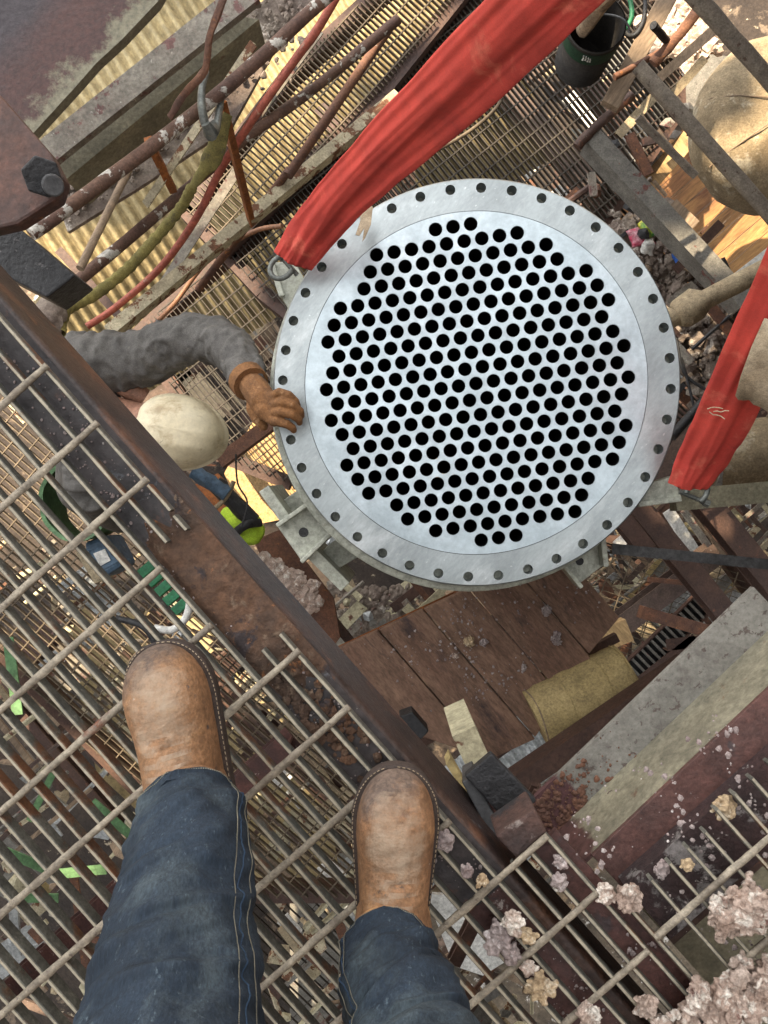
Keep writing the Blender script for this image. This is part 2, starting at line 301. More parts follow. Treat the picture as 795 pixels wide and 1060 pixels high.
m_rustdk = M('burnt_brown_steel', (.085, .045, .035), (.05, .033, .03), 12, .7, 0, [((.22, .18, .16), 26, .62, .05), ((.03, .028, .03), 14, .58, .05)], bs=90, bump=.8)
bb = thing('stub_beam', G(4, -3), 'dark red beam beside the black slot, ending in a burnt block at the grating corner', 'steel beam')
m = MB(); m.prism([G(4.15, -1.62, -.027), G(10, -1.62, -.027), G(10, -3.2, -.027), G(4.15, -3.2, -.027)], .012)
m.prism([G(4.15, -1.62, -.039), G(10, -1.62, -.039), G(10, -1.8, -.039), G(4.15, -1.8, -.039)], .3); m.build('flange', m_redbeam, bb)
m = MB(); pts = [(513, 866), (554, 837), (567, 862), (536, 890)]
m.prism([P(a, b, 1.01) for a, b in pts][::-1], .07); m.build('end_block', m_rustdk, bb, bevel=.004)
m = MB(); m.prism([P(a, b, 1.12) for a, b in [(481, 804), (509, 780), (556, 829), (529, 856)]][::-1], .018); m.build('burnt_plate', m_black, bb, bevel=.003)
m = MB(); m.bar(P(484, 806, 1.14), P(518, 870, 1.12), .02, .16); m.build('stiffener', m_greyblk, bb, bevel=.002)
m = MB(); m.bar(P(500, 822, 1.14), P(520, 853, 1.14), .012, .03); m.build('bright_edge', m_pinkgrey, bb)
m_crustred = M('caked_red_steel', (.05, .024, .022), (.03, .02, .02), 12, .8, 0, [((.20, .18, .17), 12, .56, .04), ((.42, .38, .35), 22, .66, .03)], bs=90, bump=1)
ub = thing('understeel', G(7, -6, -.05), 'cream and brown steel channel under the caked grating panel', 'steel channel')
m = MB(); m.prism([G(5.52, -3.7, -.06), G(5.52, -14, -.06), G(6.5, -14, -.06), G(6.5, -3.7, -.06)], .03); m.build('red_flange', m_crustred, ub)
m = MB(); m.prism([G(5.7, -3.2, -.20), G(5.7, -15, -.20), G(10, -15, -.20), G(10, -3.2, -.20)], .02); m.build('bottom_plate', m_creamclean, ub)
m = MB(); m.prism([G(6.5, -3.6, -.065), G(6.5, -15, -.065), G(6.62, -15, -.065), G(6.62, -3.6, -.065)], .13); m.build('dark_web', m_brown, ub)

# ---------------------------------------------------------------- channel beam at right
cb = thing('channel_beam', P(700, 800, 1.1), 'large channel beam with oxide red flange and grey-cream web at the right', 'steel beam')
def poly(m, pts, d, h, d2=None):
    m.prism([P(a, b, d) for a, b in pts], h); return m
dt, db = 1.09, 1.22
a0, a1 = P(613, 886, dt), P(860, 652, dt)                      # top line (flange edge nearest the nadir)
dirv = (a1 - a0).normalized(); out = dirv.cross(UP).normalized()
if out.x < 0: out = -out
a0 = a0; L_ = (a1 - a0).length
m = MB(); wf = .062; m.prism([a0, a0 + dirv * L_, a0 + dirv * L_ + out * wf, a0 + out * wf], .008); m_chf = M('oxide_red_flange', (.12, .052, .042), (.075, .038, .032), 10, .6, 0, [((.40, .36, .34), 9, .60, .03), ((.5, .46, .42), 120, .68, .02), ((.05, .035, .035), 15, .62, .05)], bs=90, bump=.5)
m.build('top_flange', m_chf, cb, bevel=.001)
m = MB(); m.prism([a0 - dirv * .03 + UP * -.008, a0 + dirv * L_ + UP * -.008, a0 + dirv * L_ + UP * -.008 + out * .006, a0 - dirv * .03 + UP * -.008 + out * .006], .125)
m_chw = M('grimy_cream_web', (.25, .23, .16), (.18, .165, .12), 5, .65, 0, [((.17, .11, .07), 16, .62, .05), ((.07, .04, .035), 60, .67, .03)], bs=60, bump=.2, grads=[((.085, .04, .035), a0 + dirv * .01, -dirv, .006, .09, 16)])
m.build('web', m_chw, cb)
m = MB(); inn = -out; z = UP * -.133
m.prism([a0 - dirv * .11 + z, a0 - dirv * .11 + z + inn * .062, a0 + dirv * L_ + z + inn * .066, a0 + dirv * L_ + z], .012); e0 = a0 + dirv * .035
m_chb = M('speckled_grey_rusting', (.21, .20, .175), (.15, .14, .12), 10, .8, 0, [((.10, .085, .075), 14, .56, .14), ((.09, .07, .06), 60, .58, .04), ((.12, .05, .045), 8, .64, .03)], bs=90, grit=.3, grime=.15, grads=[((.075, .032, .032), e0, -dirv, .006, .12, 14)])
m.build('bottom_flange', m_chb, cb)
m = MB(); rd = random.Random(5)
for i in range(500):
    s, q = abs(rd.gauss(0, .07)), rd.uniform(-.005, .06)
    m.rock(a0 - dirv * .09 + dirv * s * 1.3 + inn * q + z + UP * .001, rd.choice((.001, .0015, .0025, .005)), i, .7, 1, .5)
stuff(tag(m.build('rust_scale', m_rusty), 'crumbled rust scale heaped at the end of the channel beam', 'debris'))
# mineral crust sticking to the flange and grating
def chunk(px, py, d, r, mat, label, seed, sq=.6, n=5, group='mineral chunks fallen on the grating'):
    m = MB(); rd = random.Random(seed); c = P(px, py, d)
    r = r * .82; m.rock(c, r * .8, seed, .9, 3, sq)
    for i in range(n):
        a = rd.uniform(0, 6.28); q = c + Vector((math.cos(a), math.sin(a), 0)) * r * rd.uniform(.3, .8)
        m.rock(q + UP * rd.uniform(-.2, .3) * r, r * rd.uniform(.25, .5), seed + i * 3, .8, 2, sq)
    o = m.build('mineral_chunk', mat, smooth=2)
    r_ = o.modifiers.new('remesh', 'REMESH'); r_.mode = 'VOXEL'; r_.voxel_size = r * .07; r_.use_smooth_shade = True
    tx = bpy.data.textures.get('lumps') or bpy.data.textures.new('lumps', 'VORONOI'); tx.noise_scale = .008
    d_ = o.modifiers.new('lumps', 'DISPLACE'); d_.texture = tx; d_.strength = r * .6; d_.texture_coords = 'GLOBAL'; tag(o, label, 'mineral chunk', group); return o
for a in [(461, 871, .985, .016, m_mingrey, 'pale grey mineral chunk just right of the right boot toe', 1),
          (483, 900, .99, .010, m_mingrey, 'small brown mineral chunk below the pale one by the right boot', 2),
          (499, 912, .99, .011, m_mintan, 'tan mineral chunk against the bar beside the dark slot', 3),
          (531, 955, .985, .019, m_mineral, 'pink mineral chunk on the red plate left of the dark slot', 4),
          (515, 970, .99, .022, m_mingrey, 'dark grey flat mineral chunk below the pink one', 5),
          (545, 968, .985, .015, m_mintan, 'pale yellow mineral chunk touching the pink one', 6),
          (561, 1022, .985, .022, m_mintan, 'largest tan mineral chunk near the lower frame edge beside the slot', 7),
          (530, 988, .99, .014, m_mingrey, 'grey mineral chunk on the grating bar above the tan one', 8),
          (548, 1003, .99, .014, m_mineral, 'pinkish mineral chunk on the cross rod by the slot', 9),
          (580, 893, 1.0, .013, m_mingrey, 'white knobbly mineral chunk in the corner cell of the grating', 10),
          (579, 912, 1.0, .012, m_mingrey, 'white mineral chunk below the knobbly one', 11),
          (650, 930, 1.0, .022, m_mineral, 'reddish mineral chunk at the end of the red flange', 12),
          (628, 925, 1.0, .017, m_mineral, 'pink mineral chunk on the narrow seam between panels', 13),
          (685, 901, 1.03, .013, m_mingrey, 'grey mineral chunk against the lower side of the red flange', 14),
          (749, 836, 1.02, .020, m_mintan, 'tan mineral lump on the edge of the caked panel near the red flange', 15),
          (712, 896, 1.0, .012, m_mintan, 'small yellow mineral chunk between two bars of the caked panel', 16),
          (671, 1042, .985, .018, m_mineral, 'white mineral chunk on the grating near the bottom edge', 17),
          (610, 1050, .99, .018, m_mineral, 'pink white mineral chunk at the bottom edge below the dark slot', 18)]:
    chunk(*a)
mat_of = lambda r: (m_mineral, m_mineral, m_mineral, m_mintan)[r]
m = MB(); rd = random.Random(11)
for i in range(470):                        # heap of crust in the lower right corner
    t = rd.random(); px = 690 + 130 * t + rd.gauss(0, 16); py = 1075 - 62 * t + rd.gauss(0, 15)
    if rd.random() < .35: px = rd.choice((752, 768, 790)) + rd.gauss(0, 9); py = 945 + (px - 760) * -.15 + rd.gauss(0, 9)
    if px < 655: continue
    m.rock(P(px, py, rd.uniform(.965, 1.0)), rd.uniform(.002, .008) * rd.choice((1, 1, 1.6)), i, 1.3, 2, .8)
mc = m.build('mineral_crust', m_mineral, smooth=1.2)
r_ = mc.modifiers.new('remesh', 'REMESH'); r_.mode = 'VOXEL'; r_.voxel_size = .0019; r_.use_smooth_shade = True
tx = bpy.data.textures.new('popcorn', 'VORONOI'); tx.noise_scale = .007; tx.distance_metric = 'DISTANCE'
d_ = mc.modifiers.new('popcorn', 'DISPLACE'); d_.texture = tx; d_.strength = .010; d_.texture_coords = 'GLOBAL'
stuff(tag(mc, 'knobbly pink and white mineral crust heaped over the lower right grating', 'mineral crust'))
m = MB()
for i in range(1500):
    u, v = rd.uniform(4.1, 8.5), rd.uniform(-12, -.2)
    if noise.noise(Vector((u * 1.4, v * .6, 9))) < rd.uniform(-.1, .6): continue
    if -1.6 < v < -.2: continue
    m.rock(G(u, v, -.022), rd.choice((.0007, .001, .0015, .002, .004)), i, .8, 1, .6)
stuff(tag(m.build('mineral_crumbs', m_mingrey), 'grey mineral crumbs on the red steel below the right-hand grating', 'debris'))

# ================================================================ HEAT EXCHANGER
D0 = 2.0; K = D0 / F                           # metres per photo pixel on the tubesheet face
hx = thing('heat_exchanger', P(491.3, 398, D0), 'hoisted upright heat exchanger with a round drilled silver tubesheet, hung on two red slings', 'heat exchanger')
ORG[hx] = Vector((0, 0, 0))
hx.rotation_euler = (math.radians(2.6), math.radians(-2.6), 0)
CX, CY = 491.3, 398
def HL(px, py, z=0): return Vector(((px - CX) * K, (CY - py) * K, z))
C0 = (492.7, 397.0); A1 = (18.0, -2.5); A2 = (-6.6, 17.25)
starts = [((451.3, 242), 3), ((390.2, 266.6), 9), ((383.6, 284.3), 11), ((377, 301.3), 12), ((352.1, 321), 15), ((345.6, 338.2), 16), ((339, 355.4), 17), ((350.6, 370.1), 16), ((344.2, 387.1), 17), ((337.7, 404.7), 18)]
cells = set()
for r, ((sx, sy), n) in enumerate(starts):
    j = r - 10; rx = sx - C0[0] - j * A2[0]; i0 = round(rx / A1[0])
    for i in range(i0, i0 + n): cells.add((i, j)); cells.add((-i, -j))
for i in range(-8, 9): cells.add((i, 0))
holes = [(C0[0] + i * A1[0] + j * A2[0], C0[1] + i * A1[1] + j * A2[1]) for i, j in sorted(cells)]
RH = 7.15
bolts = [(CX + 200 * math.cos(math.radians(a)), CY - 200 * math.sin(math.radians(a))) for a in [9.0 * k - 1.7 for k in range(40)]]
def holed(name, ro, ri, hs, rh, z, mat, seg=18, wall=.05, nout=160):
    bm = bmesh.new(); ed = []
    def loop(cx, cy, r, n):
        vs = [bm.verts.new(HL(cx + r * math.cos(2 * math.pi * k / n), cy + r * math.sin(2 * math.pi * k / n), z)) for k in range(n)]
        es = [bm.edges.new((vs[k], vs[(k + 1) % n])) for k in range(n)]; ed.extend(es); return vs
    lo = loop(CX, CY, ro, nout); li = loop(CX, CY, ri, nout) if ri else None
    hl = [loop(x, y, rh, seg) for x, y in hs]
    bmesh.ops.triangle_fill(bm, use_beauty=True, use_dissolve=False, edges=ed, normal=(0, 0, 1))
    def walls(vs, dz):
        b2 = [bm.verts.new(v.co + Vector((0, 0, -dz))) for v in vs]; n = len(vs)
        for k in range(n): bm.faces.new((vs[k], vs[(k + 1) % n], b2[(k + 1) % n], b2[k]))
    for h in hl: walls(h, wall)
    walls(lo, .045 if ri else .002)
    if li: walls(li, .0025)
    me = bpy.data.meshes.new(name); bm.to_mesh(me); bm.free(); me.materials.append(mat)
    o = bpy.data.objects.new(name, me); COL.objects.link(o); o.parent = hx; ORG[o] = Vector((0, 0, 0)); return o
holed('tubesheet_face', 176.3, None, holes, RH, 0.0012, m_steel)
holed('bolting_ring', 208.6, 177.0, bolts, 5.2, 0, m_steelrim, 16, .045)
m = MB()                                         # chamfer of the ring and groove floor
n = 160
for r, z in ((208.6, 0), (210, -.004), (210, -.045)): m.v += [HL(CX + r * math.cos(2 * math.pi * k / n), CY + r * math.sin(2 * math.pi * k / n), z) for k in range(n)]
m.f += [(a * n + k, a * n + (k + 1) % n, (a + 1) * n + (k + 1) % n, (a + 1) * n + k) for a in range(2) for k in range(n)]
m.build('tubesheet_rim', m_steelrim, hx, smooth=.5)
m = MB(); m.v = [HL(CX + r * math.cos(2 * math.pi * k / n), CY + r * math.sin(2 * math.pi * k / n), -.0022) for r in (178.5, 175) for k in range(n)]
m.f = [(k, (k + 1) % n, (k + 1) % n + n, k + n) for k in range(n)]; m.build('gasket_groove', m_greyblk, hx)
# tubes
me = bpy.data.meshes.new('tube'); tv, tf = [], []; r0 = RH * K - .0003; sg = 16
for r, z in ((r0, -.003), (r0 - .0012, -.003), (r0 - .0012, -.75)): tv += [(r * math.cos(2 * math.pi * k / sg), r * math.sin(2 * math.pi * k / sg), z) for k in range(sg)]
tf = [(a * sg + k, a * sg + (k + 1) % sg, (a + 1) * sg + (k + 1) % sg, (a + 1) * sg + k) for a in range(2) for k in range(sg)] + [tuple(range(2 * sg, 3 * sg))]
me.from_pydata(tv, [], tf); me.materials.append(m_hole)
for x, y in holes:
    o = bpy.data.objects.new('tube', me); COL.objects.link(o); o.parent = hx; o.location = HL(x, y)
def ring(name, r, z0, z1, mat, dx=0, dy=0, r2=None):
    m = MB(); r2 = r2 or r; n = 128
    for rr, z in ((r - 2, z0), (r, z0 - .003), (r, z1 + .003), (r2 - 2, z1)): m.v += [HL(CX + dx + rr * math.cos(2 * math.pi * k / n), CY + dy + rr * math.sin(2 * math.pi * k / n), z) for k in range(n)]
    m.f = [(a * n + k, a * n + (k + 1) % n, (a + 1) * n + (k + 1) % n, (a + 1) * n + k) for a in range(3) for k in range(n)]
    b0 = len(m.v)                                 # open in the middle so the tube bores stay black
    for rr, z in ((177, z0 - .001), (177, z1)): m.v += [HL(CX + rr * math.cos(2 * math.pi * k / n), CY + rr * math.sin(2 * math.pi * k / n), z) for k in range(n)]
    m.f += [(b0 + k, b0 + (k + 1) % n, (k + 1) % n, k) for k in range(n)] + [(b0 + k, b0 + (k + 1) % n, b0 + n + (k + 1) % n, b0 + n + k) for k in range(n)]
    return m.build(name, mat, hx, smooth=.5)
ring('shell_flange', 213, -.047, -.14, m_lug, -4.5, 5.5)
ring('shell', 186, -.142, -1.3, m_lug)
# support lugs, drawn out from the shell flange
def hpl(m, pts, z, h): return m.prism([HL(x, y, z) for x, y in pts], h)
def hbar(m, a, b, wd, h, z): return m.bar(HL(*a, z), HL(*b, z), wd * K, h)
def lug(parts, label):
    first = None
    for nm, kind, *a in parts:
        m = MB()
        if kind == 'pl': hpl(m, a[0], a[1], a[2])
        elif kind == 'hole': m.tube([HL(*a[0], a[1] + .001), HL(*a[0], a[1] - .03)], a[2] * K, 14)
        else: hbar(m, *a)
        o = m.build(nm, m_black if kind == 'hole' else m_lug, hx if first is None else hx)
        if kind != 'hole':
            b = o.modifiers.new('bevel', 'BEVEL'); b.width = .003; b.segments = 2
        if first is None: first = o; o['label'] = label
        else:
            o.parent = first
    return first
lug([('support_lug', 'pl', [(275, 548), (312, 522), (338, 553), (303, 588)], -.12, .02),
     ('bolt_hole', 'hole', (305, 555), -.119, 5.5),
     ('gusset', 'bar', (277, 547), (313, 522), 5, .10, -.085), ('gusset', 'bar', (304, 587), (336, 556), 5, .10, -.085),
     ('end_flange', 'bar', (261, 506), (287, 543), 13, .22, -.11), ('end_flange', 'bar', (312, 578), (351, 617), 14, .22, -.13),
     ('side_plate', 'pl', [(277, 520), (302, 503), (316, 521), (290, 540)], -.19, .02),
     ('side_plate', 'pl', [(322, 578), (345, 560), (365, 585), (340, 600)], -.2, .02)], 'grey-green support lug at the lower left with a bolt hole')
lug([('support_lug', 'pl', [(584, 586), (612, 614), (640, 592), (632, 560), (600, 575)], -.15, .02),
     ('bolt_hole', 'hole', (613, 588), -.149, 4.5),
     ('gusset', 'bar', (586, 582), (612, 615), 5, .1, -.1), ('gusset', 'bar', (634, 560), (638, 592), 6, .1, -.1)], 'grey-green support lug at the lower right')
lug([('support_lug', 'pl', [(664, 505), (703, 493), (712, 516), (668, 525)], -.06, .04),
     ('gusset', 'bar', (666, 523), (711, 517), 6, .12, -.05)], 'short lug at the right where a sling is shackled')
lug([('support_lug', 'pl', [(278, 262), (300, 262), (318, 292), (300, 325), (286, 300)], -.07, .04),
     ('gusset', 'bar', (276, 264), (287, 300), 6, .10, -.055)], 'upper left lug under the red sling')

# ---------------------------------------------------------------- slings and shackles
def loft_sling(name, st, label, seed, shad=None):
    m = MB(); n = 96; sm = []
    for i in range(len(st) - 1):
        for k in range(10): sm.append((i + k / 10))
    sm.append(len(st) - 1)
    for q, x in enumerate(sm):
        i = min(int(x), len(st) - 2); f = x - i
        a, b = st[i], st[i + 1]; g = lambda u, v: u + (v - u) * f
        c = P(g(a[0], b[0]), g(a[1], b[1]), g(a[2], b[2])); wd = g(a[3], b[3]) * g(a[2], b[2]) / F / 2; ang = math.radians(g(a[4], b[4])); th = g(a[5], b[5])
        side = Vector((math.cos(ang), math.sin(ang), 0))
        nxt = st[i + 1]; tdir = (P(*st[i + 1][:3]) - P(*st[i][:3])).normalized(); nn = side.cross(tdir).normalized()
        if nn.z < 0: nn = -nn
        for k in range(n):
            t = 2 * math.pi * k / n; cs, sn = math.cos(t), math.sin(t)
            fold = 1 + .22 * noise.noise(Vector((cs * 3.4 + seed, sn * 3, x * .35))) + .15 * (.5 - abs(noise.noise(Vector((cs * 3.6 + seed * 2, sn, x * .5)))) * 2.2) + .02 * noise.noise(Vector((cs * 7, sn * 7 + seed, x * 1.3)))
            crease = .32 * (math.exp(-((cs - .25 - .12 * math.sin(x)) / .07) ** 2) + .7 * math.exp(-((cs + .45 + .1 * math.sin(x * 1.3)) / .06) ** 2)) if sn > 0 else 0
            kx_ = .28 + .10 * math.sin(x * 1.1 + seed); lob = 1 / (1 + math.exp(-(cs - kx_) / .035)); k2_ = -.42 + .14 * math.sin(x * .9 + 2 * seed); lob2 = 1 / (1 + math.exp((cs - k2_) / .05))
            bot = max(0, 1.3 - x) if seed < 3 else max(0, .8 - x)
            wr_ = bot * .10 * (abs(noise.noise(Vector((cs * 4, x * 1.2, seed)))) * 3 - .5)
            crease = 0; fold = fold + (wr_ if sn > 0 else 0) - (.75 * lob + .45 * lob2 if sn > 0 else 0) * .8
            m.v.append(c + side * wd * cs * (1 + .06 * noise.noise(Vector((x * 2, cs * 2, seed)))) + nn * wd * th * sn * (fold - crease * 1.5))
    s = len(sm); m.f = [(i * n + k, i * n + (k + 1) % n, (i + 1) * n + (k + 1) % n, (i + 1) * n + k) for i in range(s - 1) for k in range(n)]
    m.f += [tuple(range(n - 1, -1, -1)), tuple((s - 1) * n + k for k in range(n))]
    o = m.build(name, m_sling, smooth=1.5); return tag(o, label, 'lifting sling', 'red lifting slings holding the exchanger')
loft_sling('lifting_sling', [(303, 270, 1.93, 44, -28, .34), (322, 242, 1.86, 50, -36, .34), (350, 208, 1.72, 54, -42, .32), (400, 158, 1.50, 66, -43, .30), (470, 92, 1.22, 80, -43, .28), (552, 10, .96, 90, -43, .28), (640, -80, .78, 98, -43, .28), (760, -200, .6, 104, -43, .28)],
           'broad faded red sling crossing from the top edge to the upper left lug', 1)
loft_sling('lifting_sling', [(712, 503, 1.93, 42, -10, .34), (724, 480, 1.88, 50, -20, .34), (742, 448, 1.78, 56, -25, .32), (778, 372, 1.55, 64, -26, .3), (818, 290, 1.38, 70, -26, .3), (880, 150, 1.15, 80, -26, .28), (960, 0, .95, 86, -26, .28)],
           'narrower red sling with a tan cuff at the right edge', 5)
m = MB()                                              # torn cuff round the right sling
cuffpts = []
for q, (cx, cy, dd, ww) in enumerate([(760, 420, 1.64, 56), (768, 400, 1.60, 64), (780, 372, 1.545, 70), (792, 345, 1.49, 70)]):
    for k in range(16):
        t = math.pi * (k / 15) * .95 - .55
        c = P(cx + 8, cy + 3, dd); wd = ww * dd / F / 2; side = Vector((math.cos(math.radians(-26)), math.sin(math.radians(-26)), 0))
        rag = (.012 * noise.noise(Vector((k * .9, 3, 1))) if q == 0 else 0)
        m.v.append(c + side * wd * math.cos(t) * .95 + UP * (wd * .45 * math.sin(t) + .032) + Vector((.4, 1, 0)) * rag)
m.f = [(q * 16 + k, q * 16 + k + 1, (q + 1) * 16 + k + 1, (q + 1) * 16 + k) for q in range(3) for k in range(15)]
o = m.build('sling_cuff', m_slingtag, smooth=1.5); s_ = o.modifiers.new('solid', 'SOLIDIFY'); s_.thickness = .003
tag(o, 'torn tan canvas cuff wrapped round the right-hand red sling', 'canvas cuff')
m = MB(); rd = random.Random(8)
for sx, sy, n_ in ((752, 426, 3), (381, 212, 0)):
    for i in range(n_):
        p0 = Vector((sx + rd.uniform(-4, 6), sy + rd.uniform(-8, 8), 0)); pts = []
        sl_ = rd.uniform(-.6, .9)
        for k in range(5): pts.append(P(p0.x - k * 4, p0.y + k * 4 * sl_ + rd.uniform(-1, 1), 1.50))
        m.tube(pts, .001, 5)
m.build('loose_threads', m_slingtag, None)
tag(bpy.data.objects['loose_threads'], 'frayed pale threads hanging off the right sling cuff', 'threads', kind='stuff')
m = MB(); pts = [(372, 212), (379, 208), (386, 214), (384, 232), (378, 246), (375, 250), (377, 236), (372, 244), (368, 243), (373, 228)]
m.prism([P(a, b, 1.9 - .0006 * (b - 208)) for a, b in pts], .0025); o = m.build('torn_label', m_slingtag)
tag(o, 'torn beige tag hanging from the large red sling over the flange', 'sling tag')
def shackle(px, py, d, r, ang, label):
    t = thing('shackle', P(px, py, d), label, 'shackle', 'steel shackles at the exchanger lugs')
    c = P(px, py, d); dx = Vector((math.cos(ang), math.sin(ang), 0)); dy = Vector((-math.sin(ang), math.cos(ang), 0)); pts = []
    for k in range(-1, 14):
        a = math.radians(-30 + 240 * k / 13); pts.append(c + dx * r * math.cos(a) + dy * r * 1.25 * math.sin(a) + UP * .01)
    m = MB(); m.tube(pts, r * .27, 12); m.build('bow', m_hook, t, smooth=True)
    m = MB(); m.tube([c - dx * r * 1.45 - dy * r * .7, c + dx * r * 1.35 - dy * r * .7], r * .24, 12); m.build('pin', m_hook, t, smooth=True)
    m = MB(); m.tube([c + dx * r * 1.2 - dy * r * .7, c + dx * r * 1.75 - dy * r * .7], r * .42, 6); m.build('nut', m_hook, t)
shackle(292, 278, 1.96, .026, 2.3, 'dull steel shackle under the large sling at the upper left lug')
shackle(720, 508, 1.99, .026, -.4, 'dirty steel shackle under the right sling')

# ================================================================ PHOTOGRAPHER (legs seen from above)
ph = thing('person', P(300, 900, 1.0), 'photographer in blue jeans and tan leather boots, seen from above down to the toes', 'person')
m_denim = M('blue_denim', (.021, .034, .052), (.011, .019, .031), 5, .9, 0, [((.085, .11, .12), 7, .52, .22), ((.013, .02, .032), 9, .60, .12), ((.09, .12, .14), 160, .60, .1)], bs=300, bump=.8, mix=(.35, .7), stretch=(math.pi / 2 - .1, 5), grit=.5)
m_denimseam = M('denim_seam', (.028, .056, .10), (.016, .034, .065), 9, .88, 0, bs=600, bump=.4)
m_thread = M('ochre_stitching', (.24, .225, .17), (.16, .15, .12), 30, .9, 0, bump=0)
m_boot = M('scuffed_tan_leather', (.31, .165, .08), (.25, .13, .065), 9, .68, 0, [((.24, .13, .08), 26, .60, .08), ((.5, .27, .11), 14, .60, .08), ((.10, .075, .065), 21, .655, .04), ((.5, .42, .34), 90, .66, .04)], bs=110, bump=.7, top=((.33, .235, .16), 1.30, 1.75))
m_sole = M('dark_boot_sole', (.075, .05, .038), (.04, .03, .026), 14, .8, 0, bs=200, bump=.5)
legs = []
LST = [[(199, 836, .875, .055), (198, 856, .85, .060), (196, 885, .82, .065), (192, 925, .79, .069), (186, 975, .755, .0745), (179, 1035, .715, .079), (170, 1110, .665, .084), (165, 1230, .6, .090), (180, 1420, .5, .095), (215, 1560, .4, .1), (280, 1900, .3, .11)],
       [(402, 984, .875, .0515), (404, 1002, .85, .055), (410, 1025, .825, .058), (421, 1050, .80, .062), (430, 1085, .77, .068), (440, 1130, .73, .076), (450, 1200, .665, .083), (455, 1290, .6, .09), (450, 1420, .5, .095), (430, 1560, .4, .1), (400, 1900, .3, .11)]]
def catm(st, n):
    out = []
    for i in range(len(st) - 1):
        p0, p1, p2, p3 = st[max(i - 1, 0)], st[i], st[i + 1], st[min(i + 2, len(st) - 1)]
        for k in range(n):
            t = k / n
            out.append(tuple(.5 * ((2 * b) + (c - a) * t + (2 * a - 5 * b + 4 * c - d) * t * t + (3 * b - a - 3 * c + d) * t ** 3) for a, b, c, d in zip(p0, p1, p2, p3)))
    out.append(st[-1]); return out
def legframe(st):
    st3 = [tuple(P(a, b, d)) + (r,) for a, b, d, r in st]
    return catm(st3, 22)
CREASES = [(.5, 2.2, .10, .07), (.9, .7, .12, .08), (1.25, 1.9, .10, -.06), (1.7, 2.7, .14, .08), (2.2, 1.0, .16, .07), (2.5, 1.9, .09, -.06), (3.0, 2.4, .16, .07), (3.6, .8, .14, .08), (4.0, 1.6, .10, -.06), (4.5, 2.2, .2, .07), (5.1, 1.2, .12, .08)]
def legpoint(fr, i, ang, off=0):
    c = Vector(fr[i][:3]); t = (Vector(fr[min(i + 1, len(fr) - 1)][:3]) - Vector(fr[max(i - 1, 0)][:3])).normalized()
    a = Vector((1, 0, 0)); a = (a - t * a.dot(t)).normalized(); b = t.cross(a).normalized()
    if b.y < 0: b = -b
    r = fr[i][3]; q = Vector((c.x * 8, c.y * 14, c.z * 16))
    cs, sn = math.cos(ang), math.sin(ang); u = Vector((cs * 1.1, sn * 1.1, 0))
    s = i / 22
    f = .09 * noise.noise(Vector((cs * 1.6, sn * 1.6, s * 1.5)) + q * .1) + .055 * noise.noise(Vector((cs * 2.2 + s * 1.6, sn * 2 - s * 1.2, s * 1.5 + c.x * 9)))
    f += .04 * (1 - abs(noise.noise(Vector((cs * 2 + s * 1.4, sn * 2, s * 1.9 + c.x * 20))) * 2.5)) 
    for (s0_, a0_, w0_, am_) in CREASES:
        dq = (ang - a0_ + math.pi) % (2 * math.pi) - math.pi
        f += am_ * math.exp(-((s - s0_ - .35 * math.sin(dq * 1.2)) / w0_) ** 2) * math.exp(-(dq / 1.0) ** 2)
    g3 = noise.noise(Vector((cs * 1.3 + s * .9, sn * 1.3 - s * 1.5, s * 3.2 + c.x * 13))); f += .03 * math.exp(-(g3 / .07) ** 2) * (0.25 + max(0, 1 - s / 2.5))
    f += 0.005 * math.sin(s * 22 + 3 * noise.noise(Vector((cs, sn, s * 2 + c.x * 5)))) * max(0, 1 - s / 1.6)
    return c + (a * cs + b * sn) * (r * (1 + f) + off)
jm = MB(); NJ = 72; frames = []
for st in LST:
    fr = legframe(st); frames.append(fr); base = len(jm.v); m_ = len(fr)
    # inner lip of the hem, hem edge, then the outside
    for i, off in [(0, -.006), (0, -.001), (0, .001)] + [(i, .0012 if i < 7 else 0) for i in range(1, m_)]:
        for k in range(NJ):
            p = legpoint(fr, i, 2 * math.pi * k / NJ, off)
            if off == -.006: p += Vector((0, 0, .015))
            jm.v.append(p)
    rows = m_ + 2
    jm.f += [(base + i * NJ + k, base + i * NJ + (k + 1) % NJ, base + (i + 1) * NJ + (k + 1) % NJ, base + (i + 1) * NJ + k) for i in range(rows - 1) for k in range(NJ)]
hipc = (Vector(frames[0][-1][:3]) + Vector(frames[1][-1][:3])) / 2
jo = jm.build('jeans', m_denim, ph, smooth=2)
hp = MB(); hp.tube([hipc + Vector((0, 0, -.12)), hipc + Vector((0, 0, 0)), hipc + Vector((0, -.01, .12)), hipc + Vector((0, -.01, .2))], [.11, .175, .17, .155], 32, flat=.75); hp.build('waist', m_denim, jo, smooth=True)
